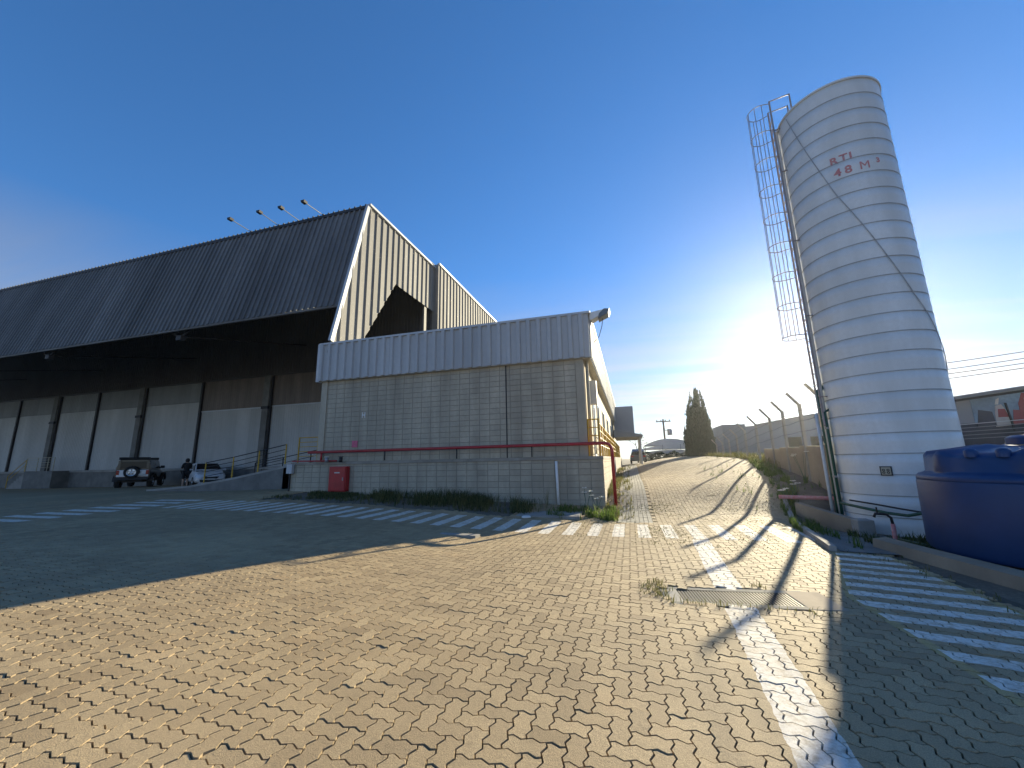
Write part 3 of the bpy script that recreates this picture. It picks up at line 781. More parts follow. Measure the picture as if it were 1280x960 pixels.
hc = thing('hydrant_cabinet', 'red metal hose cabinet mounted on the plinth wall under the pipe', 'cabinet', (-11.0, BY - .02, .5))
MB().box(-.40, .40, -.22, 0, 0, .96).build('body', 'red_paint', hc, bevel=.015)
d_ = MB().box(-.37, .37, -.245, -.222, .03, .93).build('door', 'red_paint', hc, bevel=.01)
MB().box(.27, .31, -.27, -.246, .42, .54).build('handle', 'galvanised', d_)
MB().box(-.12, .12, -.249, -.2455, .70, .74).build('label_plate', 'plate', d_)
o = MB().box(-.13, .13, -.015, 0, -.13, .13).build('wall_sign', 'sign_pink'); o.location = (-10.55, AY - .005, 2.33); tag(o, 'small faded pink notice on the block wall above the red pipe', 'sign')
mb = MB(); mb.box(-.075, -.045, -.012, 0, -.11, .11); mb.box(.045, .075, -.012, 0, -.11, .11); mb.box(-.045, .045, -.012, 0, -.02, .02)
o = mb.build('letter_sign', 'white_paint'); o.location = (-10.2, AY - .006, 3.48); tag(o, 'small white letter H fixed to the block wall', 'sign')
mbx = thing('meter_box', 'pale grey meter box with cable conduit at the plinth left corner', 'box', (-13.45, BY - .03, 1.2))
MB().box(-.14, .14, -.14, 0, 0, .38).build('box', 'trim_metal', mbx, bevel=.01); MB().tube([(0, -.07, -.75), (0, -.07, 0)], .03, 8).build('conduit', 'black_plastic', mbx)
# rooftop floodlight at the parapet corner
fl = thing('roof_floodlight', 'white floodlight on a bracket above the annex parapet corner', 'floodlight', (-1.0, AY + .1, ZP1 + .05))
MB().prism([(0, -.02), (.50, .05), (.52, -.08), (.10, -.30), (0, -.30)], 'y', -.18, .25).build('housing', 'white_paint', fl, bevel=.02)
MB().prism([(.30, -.28), (.66, -.12), (.70, .03), (.52, .06), (.34, -.1)], 'y', -.20, .27).build('visor', 'car_far', fl)
MB().tube([(.05, 0, -.28), (-.02, 0, -.55)], .03, 6).build('bracket', 'galvanised', fl); MB().tube([(.45, .05, -.2), (.40, .05, -.5), (.28, .1, -.85), (.08, .12, -1.05)], .012, 5).build('cable', 'cable', fl)

# ------------------------------------------------------------------ ramp, landing and dock stairs
rm = thing('loading_ramp', 'sloping concrete ramp rising to the dock between car and annex', 'ramp', (-18, 16, 0))
mb = MB(); P = []
xr = [-24.5, -21.5, -18.5, -15.5, -13.6]; zr = [gz(-24.5, 16.5) + .01, .55, .95, 1.45, 1.60]
for x, z in zip(xr, zr): P += [(x + 18, 15.0 - 16, z), (x + 18, 18.2 - 16, z), (x + 18, 15.0 - 16, -.3), (x + 18, 18.2 - 16, -.3)]
F_ = []
for k in range(4):
    a = 4 * k; F_ += [(a, a + 4, a + 5, a + 1), (a + 2, a + 6, a + 4, a), (a + 1, a + 5, a + 7, a + 3)]
F_ += [(16, 18, 19, 17)]
mb.add(P, F_); mb.build('slope', 'concrete_dark', rm)
mb = MB()
for k in range(4):
    mb.bar((xr[k] + 18, 15.06 - 16, zr[k] + .03), (xr[k + 1] + 18, 15.06 - 16, zr[k + 1] + .03), .14, .10)
mb.build('kerb', 'concrete', rm)
MB().box(-18 + 18 + 2.4, 4.5, -1.0, 4.5, 0, 1.60).build('landing', 'concrete', rm)
rz_ = lambda x: float(np.interp(x, xr, zr))
pp = [(x, 15.06, rz_(x) + .05) for x in (-20.6, -18.8, -17.2, -15.6)]
railing('ramp_railing', 'yellow-posted ramp railing with dark rails beside the silver car', 'railing', pp, pp, 1.05, 4, rail_mat='cable')
pp = [(x, 18.1, rz_(x) + .05) for x in (-20.9, -18.9, -17.0, -15.2)]
railing('ramp_far_railing', 'far-side ramp railing with dark rails in front of the white dock doors', 'railing', pp, pp, 1.05, 3, mat='cable')
st = thing('dock_stairs', 'concrete dock stairs with landing at the far left of the warehouse', 'stairs', (-49.5, 21, 0))
MB().box(-.6, 3.2, .3, 1.6, -.3, 1.45).build('landing', 'concrete_dark', st)
for k in range(7):
    MB().box(-.6 - .3 * (k + 1), -.6 - .3 * k, .3, 1.5, -.3, 1.45 - .19 * (k + 1)).build('step', 'concrete', st)
sp = [(-50.1, 21.35, 1.45), (-48.6, 21.35, 1.45), (-47.2, 21.35, 1.45), (-46.4, 21.35, 1.45)]
railing('stair_railing', 'pale railing around the dock stair landing', 'railing', sp, sp, 1.15, 5, mat='side_render')
sp = [(-52.4, 21.35, .1), (-50.2, 21.35, 1.45)]
railing('stair_handrail', 'sloping yellow handrail down the dock stairs', 'railing', sp, sp, 1.0, 2)
#@@PART3
# ------------------------------------------------------------------ tall white reserve tank
TC = Vector((6.11, 11.76, 0)); TR = 1.143; TZ0, TZ1 = -.28, 11.08
tk = thing('reserve_tank', 'tall white riveted-ring water tank marked in faded red letters', 'tank', (TC.x, TC.y, TZ0))
NCO = 25; ch = (TZ1 - TZ0) / NCO
course = MB(); course.lathe([(TR, 0), (TR + .002, ch * .5), (TR, ch - .006), (TR - .012, ch - .003), (TR - .012, ch)], 72)
cm = course.mesh('shell_course', 'tank_white', smooth=False)
cm.polygons.foreach_set('use_smooth', [True] * len(cm.polygons))
lip = MB(); lip.lathe([(TR - .015, -.008), (TR + .009, -.008), (TR + .009, .008), (TR - .015, .008)], 72); lm = lip.mesh('course_seam', 'tank_seam', smooth=True)
for k in range(NCO):
    o = link('shell_course', cm, tk); o.location.z = k * ch; o.rotation_euler[2] = rng.random() * 6.28; 
    if k:
        s_ = link('course_seam', lm, tk); s_.location.z = k * ch
MB().lathe([(TR - .02, TZ1 - TZ0 - .02), (TR + .03, TZ1 - TZ0 - .02), (TR + .03, TZ1 - TZ0 + .03), (TR - .02, TZ1 - TZ0 + .03), (.5, TZ1 - TZ0 + .06), (0.01, TZ1 - TZ0 + .08)], 72).build('roof', 'tank_white', tk, smooth=True, auto=30)
MB().lathe([(TR + .10, -.25), (TR + .10, .06), (TR, .06)], 48).build('footing', 'concrete_dark', tk)
# diagonal earthing strap winding round the shell
CAB = [(-163.5, 10.97), (-143.6, 9.48), (-123.3, 8.01), (-106.1, 7.07), (-88.8, 6.09), (-69.6, 5.10), (-56.6, 4.64), (-40, 4.0), (0, 2.6)]
pts = []
for q in range(41):
    ad = -163.5 + 150 * q / 40; a = R(ad); zc_ = float(np.interp(ad, [c_[0] for c_ in CAB], [c_[1] for c_ in CAB])); pts.append(((TR + .02) * math.cos(a), (TR + .02) * math.sin(a), zc_ - TZ0))
MB().tube(pts, .010, 6).build('diagonal_cable', 'tank_seam', tk)
# lettering wrapped on the shell
def wrap_text(txt, ang, z, size, mat, name, squash=1.0):
    if txt == 'M':
        h_, w_, s_ = size * .72, size * .66, size * .115
        bm = bmesh.new()
        def quad(a, b, c, d): bm.faces.new([bm.verts.new((x, y, 0)) for x, y in (a, b, c, d)])
        for t0 in np.linspace(0, 1, 5)[:-1]:
            t1 = t0 + .25
            quad((0, h_ * t0), (s_, h_ * t0), (s_, h_ * t1), (0, h_ * t1)); quad((w_ - s_, h_ * t0), (w_, h_ * t0), (w_, h_ * t1), (w_ - s_, h_ * t1))
        m0, m1 = (w_ / 2, h_ * .30), (w_ / 2, h_ * .52)
        quad((s_, h_), (s_, h_ * .74), m0, m1); quad(m1, m0, (w_ - s_, h_ * .74), (w_ - s_, h_))
        bmesh.ops.remove_doubles(bm, verts=bm.verts[:], dist=.001)
        for v in bm.verts:
            a = ang + v.co.x / TR; v.co = Vector(((TR + .006) * math.cos(a), (TR + .006) * math.sin(a), z + v.co.y))
        bmesh.ops.recalc_face_normals(bm, faces=bm.faces[:]); me0 = bpy.data.meshes.new(name); bm.to_mesh(me0); bm.free(); me0.materials.append(MATS[mat]); return link(name, me0, tk)
    cu = bpy.data.curves.new('txt', 'FONT'); cu.body = txt; cu.size = size; cu.space_character = 1.12; cu.extrude = 0; cu.offset = .008; cu.resolution_u = 3
    o = bpy.data.objects.new('txt', cu); COL.objects.link(o); dg = bpy.context.evaluated_depsgraph_get()
    me0 = bpy.data.meshes.new_from_object(o.evaluated_get(dg)); bpy.data.objects.remove(o)
    bm = bmesh.new(); bm.from_mesh(me0); bmesh.ops.triangulate(bm, faces=bm.faces[:])
    bmesh.ops.subdivide_edges(bm, edges=[e_ for e_ in bm.edges if e_.calc_length() > .08], cuts=2)
    bmesh.ops.triangulate(bm, faces=bm.faces[:])
    for v in bm.verts:
        a = ang + v.co.x * squash / TR; rr = TR + .006
        v.co = Vector((rr * math.cos(a), rr * math.sin(a), z + v.co.y))
    bmesh.ops.recalc_face_normals(bm, faces=bm.faces[:]); bm.to_mesh(me0); bm.free(); me0.materials.append(MATS[mat]); me0.name = name
    return link(name, me0, tk)
def letters(txt, ang, z, size):
    x = 0
    for ch_ in txt:
        if ch_ == ' ': x += size * .32; continue
        o_ = wrap_text(ch_, ang + x / TR, z, size, 'red_faded', 'letter'); x += size * {'I': .34, 'M': .92, 'T': .68}.get(ch_, .72)
letters('RTI', R(-123), 8.80 - TZ0, .27); letters('48 M', R(-121), 8.44 - TZ0, .29); letters('3', R(-121) + .86 / TR, 8.57 - TZ0, .18)
# small number plate low on the shell, a tap nozzle high up
pa = R(-127); pl = MB().box(-.10, .10, -.012, .0, -.10, .10).build('number_plate', 'black_plastic', tk); pl.location = ((TR + .01) * math.cos(pa), (TR + .01) * math.sin(pa), 1.16 - TZ0); pl.rotation_euler[2] = pa + R(90)
o = MB().box(-.08, .08, -.017, -.0125, -.08, .08).build('plate_face', 'side_render', pl)
for q, (x, z) in enumerate(((-.04, .02), (.035, .02), (-.04, -.035), (.035, -.035))): MB().lathe([(.012, 0), (.026, 0), (.026, .002), (.012, .002)], 10, (x, -.0205, z), 'y').build('plate_mark', 'black_plastic', pl)
# ladder with safety cage on the left flank, and pipes running down beside it
LA = R(167); er = Vector((math.cos(LA), math.sin(LA), 0)); et = Vector((-math.sin(LA), math.cos(LA), 0))
def LP(r, t, z): p = er * r + et * t; return (p.x, p.y, z - TZ0)
ld = tk
LR = TR + .13
for s_ in (-1, 1):
    MB().tube([LP(LR, .23 * s_, 2.25), LP(LR, .23 * s_, 12.02), LP(LR - .50, .23 * s_, 12.02), LP(LR - .50, .23 * s_, 11.3)], .024, 6).build('ladder_rail', 'cage_steel', ld)
z = 2.45; rung = None
while z < 11.7:
    o = MB().tube([LP(LR, -.23, z), LP(LR, .23, z)], .013, 5) if rung is None else None
    if rung is None: rung = o.mesh('ladder_rung', 'cage_steel'); z_0 = z
    ob = link('ladder_rung', rung, ld); ob.location.z = z - z_0; z += .30
for z in (3.0, 5.2, 7.4, 9.6, 11.0):
    for s_ in (-1, 1): MB().bar(LP(TR - .02, .23 * s_, z), LP(LR, .23 * s_, z), .04, .02).build('ladder_bracket', 'cage_steel', ld)
CGR = .31; cc = LR + .27
angs = [R(a) for a in (-125, -90, -55, -20, 20, 55, 90, 125)]
hoop_pts = [(.0, -.23)] + [(.27 + CGR * math.cos(a), CGR * math.sin(a)) for a in [R(b) for b in range(-110, 111, 20)]] + [(.0, .23)]
hm = MB().tube([LP(LR + u, v, 4.7) for u, v in hoop_pts], .012, 5).mesh('cage_hoop', 'cage_steel')
z = 4.7
while z < 12.0:
    ob = link('cage_hoop', hm, ld); ob.location.z = z - 4.7; z += .905
for b in (-100, -65, -25, 25, 65, 100):
    a = R(b); MB().tube([LP(LR + .27 + CGR * math.cos(a), CGR * math.sin(a), 4.7), LP(LR + .27 + CGR * math.cos(a), CGR * math.sin(a), 11.95)], .010, 5).build('cage_bar', 'cage_steel', ld)
pa1 = R(171)
def PP(ang, r, z): return (r * math.cos(ang), r * math.sin(ang), z - TZ0)
MB().tube([PP(pa1, TR + .08, -.25), PP(pa1, TR + .08, 11.0), PP(pa1, TR - .1, 11.15)], .05, 10).build('fill_pipe', 'litter_white', tk, smooth=True)
MB().tube([PP(R(167), TR + .10, -.25), PP(R(167), TR + .10, 3.2), PP(R(167), TR - .05, 3.3)], .06, 10).build('suction_pipe', 'green_pipe', tk, smooth=True)
MB().tube([PP(R(175), TR + .09, -.25), PP(R(175), TR + .09, 2.6), PP(R(175), TR - .05, 2.7)], .03, 10).build('drain_pipe', 'green_pipe', tk, smooth=True)
MB().tube([PP(R(163), TR + .22, -.2), PP(R(163), TR + .22, 2.6)], .04, 8).build('riser_pipe', 'litter_white', tk, smooth=True)
for z in (1.0, 2.2): MB().bar(PP(R(160), TR + .14, z), PP(R(178), TR + .10, z), .05, .05).build('pipe_clamp', 'galvanised', tk)
# hoses and stand-pipe with tap in front of the tank
hp = thing('water_hose', 'dark green hose sagging across the foot of the white tank', 'hose', (5.0, 10.6, .2))
MB().tube([(-.32, .75, .22), (-.05, .25, .15), (.12, -.12, .11), (.30, -.42, .10), (.55, -.72, .22), (.85, -1.1, .36)], .03, 8).build('upper_hose', 'green_pipe', hp, smooth=True)
MB().tube([(-.2, .6, .30), (.05, .1, .26), (.25, -.3, .22), (.6, -.75, .16)], .018, 8).build('thin_hose', 'cable', hp, smooth=True)
sp_ = thing('stand_pipe', 'red stand pipe with dark bent tap before the white tank', 'tap', (4.75, 9.65, gz(4.75, 9.65)))
MB().tube([(0, 0, -.1), (.01, 0, .36)], .035, 10).build('riser', 'red_faded', sp_, smooth=True)
MB().tube([(.01, 0, .34), (0, 0, .47), (-.06, .01, .53), (-.22, .04, .54), (-.25, .045, .47)], .025, 8).build('tap', 'black_plastic', sp_, smooth=True)
MB().bar((-.19, .035, .54), (-.19, .035, .66), .02, .02).build('handle', 'black_plastic', sp_)
gp = thing('ground_pipe', 'pale green pipe lying on the ground ending in a white elbow', 'pipe', (4.9, 9.3, gz(4.9, 9.3) + .05))
MB().tube([(-.15, .25, .05), (.05, -.1, .02), (.25, -.62, 0)], .026, 8).build('pipe', 'green_pipe', gp, smooth=True)
MB().tube([(.24, -.58, 0), (.27, -.68, .0), (.32, -.72, .03), (.34, -.72, .09)], .042, 8).build('elbow', 'litter_white', gp, smooth=True)

# ------------------------------------------------------------------ blue polyethylene tank behind its kerb
bt = thing('blue_tank', 'large dark blue plastic water tank with ribbed lid beside the hatched bay', 'tank', (6.12, 8.06, .0))
MB().lathe([(0.01, .02), (1.51, .02), (1.545, .08), (1.52, 1.06), (1.51, 1.10)], 56).build('body', 'blue_poly', bt, smooth=True, auto=40)
# rim and domed lid with radial ribs
mb = MB(); N = 112; prof_ = [(1.49, 1.09), (1.512, 1.11), (1.508, 1.16), (1.47, 1.20), (1.40, 1.225), (1.375, 1.25), (1.36, 1.44), (1.31, 1.50), (1.05, 1.54), (.75, 1.59), (.45, 1.62), (.38, 1.62)]
P = []; F_ = []
for i, (r_, z_) in enumerate(prof_):
    for k in range(N):
        a = 2 * math.pi * k / N; rib = max(0, math.cos(a * 8)) ** 3
        dz = rib * (.07 if 5 < i < 10 else 0) ; dr = rib * (.05 if i in (5, 6, 7) else 0)
        P.append(((r_ + dr) * math.cos(a), (r_ + dr) * math.sin(a), z_ + dz))
for i in range(len(prof_) - 1):
    for k in range(N): F_.append((i * N + k, i * N + (k + 1) % N, (i + 1) * N + (k + 1) % N, (i + 1) * N + k))
mb.add(P, F_); lid = mb.build('lid', 'blue_poly', bt, smooth=True)
MB().lathe([(.38, 1.64), (.42, 1.64), (.42, 1.74), (.36, 1.78), (.01, 1.80)], 32).build('hatch', 'blue_poly', lid, smooth=True, auto=35)
for a in (215, 232, 200, 250):
    q = MB().lathe([(.075, 0), (.075, .09), (.05, .12), (.01, .125)], 12, (1.33 * math.cos(R(a)), 1.33 * math.sin(R(a)), 1.46)); q.build('lid_lug', 'blue_poly', lid, smooth=True)
kb = MB()
kp = [(4.05, 9.0), (4.16, 8.16), (4.37, 6.5), (4.75, 4.2), (5.1, 2.0)]
for (x0, y0), (x1, y1) in zip(kp[:-1], kp[1:]):
    z0, z1 = gz(x0, y0), gz(x1, y1); kb.add([(x0, y0, z0 - .2), (x1, y1, z1 - .2), (x1 + .28, y1 + .05, z1 + .17), (x0 + .28, y0 + .05, z0 + .17), (x0 + .05, y0, z0 + .15), (x1 + .05, y1, z1 + .15), (x1 + .28, y1, z1 - .2), (x0 + .28, y0, z0 - .2)],
        [(0, 1, 5, 4), (4, 5, 2, 3), (3, 2, 6, 7), (0, 4, 3, 7), (1, 6, 2, 5)])
o = kb.build('tank_kerb', 'wall_tan'); tag(o, 'low weathered concrete kerb wall in front of the blue tank', 'kerb')
# kerb stones along the lane edge
ke = [(3.22, 8.35), (3.36, 9.3), (3.52, 10.5), (3.85, 12.0), (4.2, 13.5)]
kt = thing('lane_kerb', 'row of narrow concrete kerb stones between the pavers and the tank slab', 'kerb', (3.4, 9.0, 0)); o0 = Vector(kt.location)
for (x0, y0), (x1, y1) in zip(ke[:-1], ke[1:]):
    L = math.hypot(x1 - x0, y1 - y0); n = max(1, round(L / .8))
    for k in range(n):
        a, b = (k + .02) / n, (k + .98) / n; A = (x0 + (x1 - x0) * a, y0 + (y1 - y0) * a); B = (x0 + (x1 - x0) * b, y0 + (y1 - y0) * b)
        MB().bar(Vector((*A, gz(*A) + .02 + rng.normal(0, .006))) - o0, Vector((*B, gz(*B) + .02)) - o0, .11, .14).build('kerb_stone', 'concrete', kt, bevel=.012)
sl = MB(); n = 10
P = []; F_ = []
sx_ = [3.32, 3.7, 4.1, 4.5, 4.9]; sy_ = [8.35, 8.9, 9.5, 10.1, 10.7]
for y in sy_:
    for x in sx_: P.append((x + (y - 8.35) * .10, y, gz(x + (y - 8.35) * .1, y) + .012))
for j in range(4):
    for i in range(4): F_.append((j * 5 + i, j * 5 + i + 1, (j + 1) * 5 + i + 1, (j + 1) * 5 + i))
sl.add(P, F_); o = sl.build('concrete_apron', 'concrete_dark'); tag(o, 'dark concrete slab at the foot of the white tank', kind='structure')
# low sloping channel wall left of the tank with its end pillar and red pipe
cw = thing('channel_wall', 'low sloping concrete channel wall ending in a pillar left of the white tank', 'wall', (4.3, 11.6, 0)); o0 = Vector(cw.location)
mb = MB(); A = (4.15, 12.6); B = (4.62, 10.75)
mb.add([(A[0], A[1], -.3), (B[0], B[1], -.4), (B[0], B[1], .12), (A[0], A[1], .30), (A[0] + .14, A[1] + .03, -.3), (B[0] + .14, B[1] + .03, -.4), (B[0] + .14, B[1] + .03, .12), (A[0] + .14, A[1] + .03, .30)], [(0, 1, 2, 3), (7, 6, 5, 4), (3, 2, 6, 7), (0, 4, 5, 1), (1, 5, 6, 2), (0, 3, 7, 4)])
mb.v = [tuple(Vector(v) - o0) for v in mb.v]; mb.build('sloping_wall', 'wall_tan', cw)
q = MB().box(4.55, 4.85, 10.45, 10.75, -.4, .16); q.v = [tuple(Vector(v) - o0) for v in q.v]; q.build('pillar', 'concrete', cw, bevel=.015)
rd = MB().tube([(-.8, 0, 0), (.75, -.35, -.02)], .055, 10).build('buried_red_pipe', 'red_faded', None, smooth=True); rd.location = (4.75, 13.1, .40); tag(rd, 'short red pipe crossing the channel left of the white tank', 'pipe')

# ------------------------------------------------------------------ boundary wall and fence
bw = thing('boundary_wall', 'low tan rendered boundary wall behind the white tank', 'wall', (6.2, 14, 0)); o0 = Vector(bw.location)
BWp = [(5.60, 12.6), (5.85, 16.5), (6.15, 21.5)]
for (x0, y0), (x1, y1) in zip(BWp[:-1], BWp[1:]):
    n = 2
    for k in range(n):
        xa, ya_ = x0 + (x1 - x0) * k / n, y0 + (y1 - y0) * k / n; xb, yb = x0 + (x1 - x0) * (k + .994) / n, y0 + (y1 - y0) * (k + .994) / n
        q = MB().add([(xa, ya_, gz(xa, ya_) - .4), (xb, yb, gz(xb, yb) - .4), (xb, yb, 1.86), (xa, ya_, 1.80), (xa + .16, ya_, gz(xa, ya_) - .4), (xb + .16, yb, gz(xb, yb) - .4), (xb + .16, yb, 1.86), (xa + .16, ya_, 1.80)],
             [(0, 1, 2, 3), (7, 6, 5, 4), (3, 2, 6, 7), (0, 4, 5, 1), (1, 5, 6, 2), (0, 3, 7, 4)])
        q.v = [tuple(Vector(v) - o0) for v in q.v]; q.build('wall_panel', 'wall_tan', bw)
posts = [(5.68, 14.0), (5.79, 15.86), (5.92, 17.9), (6.02, 19.8), (6.15, 22.3), (6.28, 24.9), (6.40, 27.3), (6.52, 29.9), (6.66, 32.6), (6.8, 35.4)]
kneez = [3.30, 3.29, 3.26, 3.18, 3.10, 2.95, 2.80, 2.66, 2.56, 2.5]
names = ['rising behind the tank ladder', 'nearest of those clear of the tank', 'second clear of the tank', 'third clear of the tank', 'fourth clear of the tank', 'fifth clear of the tank', 'sixth clear of the tank', 'seventh clear of the tank', 'eighth clear of the tank', 'farthest, beside the cypress']
tips = []
for i, ((x, y), kz) in enumerate(zip(posts, kneez)):
    bz = gz(x, y) - .3; o = thing('fence_post', 'concrete fence post with bent arm, ' + names[i], 'post', (x + .02, y, bz), 0, 'bent concrete fence posts')
    p = MB().bar((0, 0, 0), (0, 0, kz - bz), .095, .095, up=(0, 1, 0)).build('shaft', 'concrete', o, bevel=.01)
    MB().bar((0, 0, kz - bz - .04), (-.34, 0, kz - bz + .40), .075, .075, up=(0, 1, 0)).build('bent_arm', 'concrete', o, bevel=.01)
    tips.append((x, y, kz))
for k, (dx, dz) in enumerate(((-.32, .40), (-.20, .25), (-.08, .10), (-.07, -.25), (-.07, -.60), (-.07, -.95))):
    pts = []
    for i, (x, y, kz) in enumerate(tips):
        pts.append((x + dx, y, kz + dz))
        if i < len(tips) - 1:
            x2, y2, k2 = tips[i + 1]; pts.append(((x + x2) / 2 + dx, (y + y2) / 2, (kz + k2) / 2 + dz - .03))
    o = MB().tube(pts, .006, 4).build('fence_wire', 'cable'); tag(o, 'wire strand %s of the post fence' % ['topmost on the bent arms', 'second from the top', 'third from the top, at the bend', 'fourth from the top', 'fifth from the top', 'lowest'][k], 'wire', 'fence wires')

# ------------------------------------------------------------------ drain grate in the lane
dr = thing('drain_grate', 'slotted iron drain grate with concrete ends across the painted lane line', 'drain', (1.05, 5.36, gz(1.05, 5.36) - .004), R(6))
MB().box(-.78, .78, -.29, .29, -.30, -.12).build('pit', 'black_plastic', dr)
for s_ in (-1, 1): MB().box(-.80, .80, s_ * .262 - .045, s_ * .262 + .045, -.12, -.002).build('frame', 'concrete_dark', dr)
MB().box(-.605, .605, -.217, -.205, -.12, -.004).build('angle_iron', 'drain_iron', dr); MB().box(-.605, .605, .205, .217, -.12, -.004).build('angle_iron', 'drain_iron', dr)
bar_m = MB().box(-.0075, .0075, -.205, .205, -.05, -.006).mesh('bar', 'drain_iron')
for k in range(36):
    b_ = link('bar', bar_m, dr); b_.location.x = -.586 + k * .0335
MB().box(-.80, -.605, -.29, .29, -.12, -.003).build('end_slab', 'concrete', dr, bevel=.008); MB().box(.605, .98, -.30, .29, -.12, -.001).build('end_slab', 'wall_tan', dr, bevel=.008)

# ------------------------------------------------------------------ vegetation
def blades(pts, hmin, hmax, wid, mat, name, per=1, lean=.35, seg=2):
    V = []; F_ = []; T = []
    for (x, y, z) in pts:
        for _ in range(per):
            h = rng.uniform(hmin, hmax); a = rng.uniform(0, 6.283); ln = rng.uniform(.05, lean) * h; w_ = wid * rng.uniform(.6, 1.3)
            bx, by = x + rng.normal(0, .02), y + rng.normal(0, .02); dx, dy = math.cos(a), math.sin(a); wx, wy = -dy * w_ / 2, dx * w_ / 2
            o_ = len(V)
            V += [(bx - wx, by - wy, z - .02), (bx + wx, by + wy, z - .02), (bx + dx * ln * .35 - wx * .8, by + dy * ln * .35 - wy * .8, z + h * .6), (bx + dx * ln * .35 + wx * .8, by + dy * ln * .35 + wy * .8, z + h * .6), (bx + dx * ln, by + dy * ln, z + h)]
            F_ += [(o_, o_ + 1, o_ + 3, o_ + 2), (o_ + 2, o_ + 3, o_ + 4)]; T += [rng.random()] * 5
    me = bpy.data.meshes.new(name); me.from_pydata(V, [], F_); me.materials.append(MATS[mat]); a_ = me.attributes.new('rnd', 'FLOAT', 'POINT'); a_.data.foreach_set('value', np.array(T, np.float32))
    return me
def scatter(n, fx, fy, dens=None):
    out = []
    while len(out) < n:
        x, y = rng.uniform(*fx), rng.uniform(*fy)
        if dens is None or rng.random() < dens(x, y): out.append((x, y))
    arr = np.array(out); z = gza(arr[:, 0], arr[:, 1]); return [(a, b, c) for (a, b), c in zip(out, z)]
nz = lambda x, y, s=1.0: .5 + .5 * mnoise.noise(Vector((x * s, y * s, 3.1)))
def strip_h(x, y): return (.35 + .65 * nz(x, y, .8)) * (1.0 if x > -9.0 else .28) * min(1, .35 + (y - 11.2) * .55)
def grass_var(n, fx, fy, dens, hf, h0, h1, wid, mat, name, per, lean, label, cat):
    pts = scatter(n, fx, fy, dens); ms = [[] for _ in range(4)]
    for p in pts: ms[min(3, int(max(0, min(.999, hf(p[0], p[1]))) * 4))].append(p)
    o = None; bm = bmesh.new()
    for q, pl_ in enumerate(ms):
        if not pl_: continue
        k = (q + 1) / 4; me_ = blades(pl_, h0 * k, h1 * k, wid, mat, name, per, lean); bm.from_mesh(me_); bpy.data.meshes.remove(me_)
    me_ = bpy.data.meshes.new(name); bm.to_mesh(me_); bm.free(); me_.materials.append(MATS[mat]); o = link(name, me_); tag(o, label, cat, kind='stuff'); return o
grass_var(2600, (-12.6, -3.0), (11.2, 13.3), lambda x, y: max(0, (nz(x, y, 1.1) - .36)) * 1.6 * min(1.3, max(.05, (y - 11.2 - .5 * nz(x, 0, 1.4)) * 1.2)), strip_h, .07, .50, .018, 'grass_dark', 'grass', 3, 1.1, 'dark tangled grass along the foot of the annex plinth', 'grass')
grass_var(420, (-12.2, -2.6), (11.4, 13.3), lambda x, y: max(0, nz(x, y, 2.0) - .4), strip_h, .15, .6, .012, 'grass_dry', 'dry_stems', 3, .9, 'dry straw stems scattered through the grass by the plinth', 'grass')
grass_var(700, (-.84, .0), (11.3, 30), lambda x, y: max(0, nz(x * 2, y, 1.3) - .35) * (1 if x < -.45 else .2) * (1 if y < 20 else .5), lambda x, y: nz(x, y, 1.7), .05, .30, .016, 'grass_dry', 'verge_weeds', 4, 1.0, 'sunlit yellow green weeds along the lane edge by the annex corner', 'weeds')
grass_var(420, (-2.4, -.4), (11.2, 12.9), lambda x, y: max(0, nz(x, y, 2.2) - .45) * 2, lambda x, y: nz(x, y, 2.2), .06, .34, .02, 'grass_green', 'corner_weeds', 3, .9, 'bright green weeds in front of the annex corner', 'weeds')
grass_var(900, (3.2, 6.0), (8.6, 22), lambda x, y: max(0, nz(x, y, 1.6) - .44) * 2 * (1 if abs(x - float(np.interp(y, PR_Y, PR_X)) - .22) < .32 else .02) * (0 if (3.9 < x < 4.9 and y < 10.3) else 1), lambda x, y: nz(x, y, 1.9), .05, .38, .016, 'grass_green', 'kerb_grass', 4, .9, 'patchy grass tufts along the right edge of the paved lane', 'grass')
grass_var(900, (5.0, 7.4), (19, 40), lambda x, y: max(0, nz(x, y, 1.1) - .3) * (1 if x > float(np.interp(y, PR_Y, PR_X)) else .02), lambda x, y: nz(x, y, .9), .08, .55, .022, 'grass_dry', 'fence_grass', 4, .8, 'tall pale grass under the post fence', 'grass')
grass_var(260, (4.2, 5.5), (8.7, 10.2), lambda x, y: max(0, nz(x, y, 2.2) - .42) * 2, lambda x, y: nz(x, y, 2), .05, .26, .016, 'grass_dark', 'tank_weeds', 4, .9, 'dark weeds around the tap in front of the tank', 'weeds')
pts = scatter(70, (.0, .42), (5.1, 5.75), lambda x, y: max(0, 1 - abs(x - .2) * 5)) + scatter(45, (.3, 1.9), (4.95, 5.06)) + scatter(10, (1.3, 1.45), (5.78, 5.88)) + scatter(34, (3.6, 4.05), (5.0, 8.0))
o = link('drain_weeds', blades(pts, .015, .075, .008, 'grass_dry', 'drain_weeds', 3, 1.3)); tag(o, 'dry tufts growing around the drain grate', 'weeds', kind='stuff')
# moss and grass in paver joints
pts = scatter(1500, (-1.5, 5.0), (8.2, 15), lambda x, y: max(0, nz(x, y, .8) - .5) * 2)
o = link('joint_grass', blades(pts, .008, .03, .012, 'grass_dry', 'joint_grass', 2, 1.2)); tag(o, 'short dry grass growing in the paver joints', 'grass', kind='stuff')
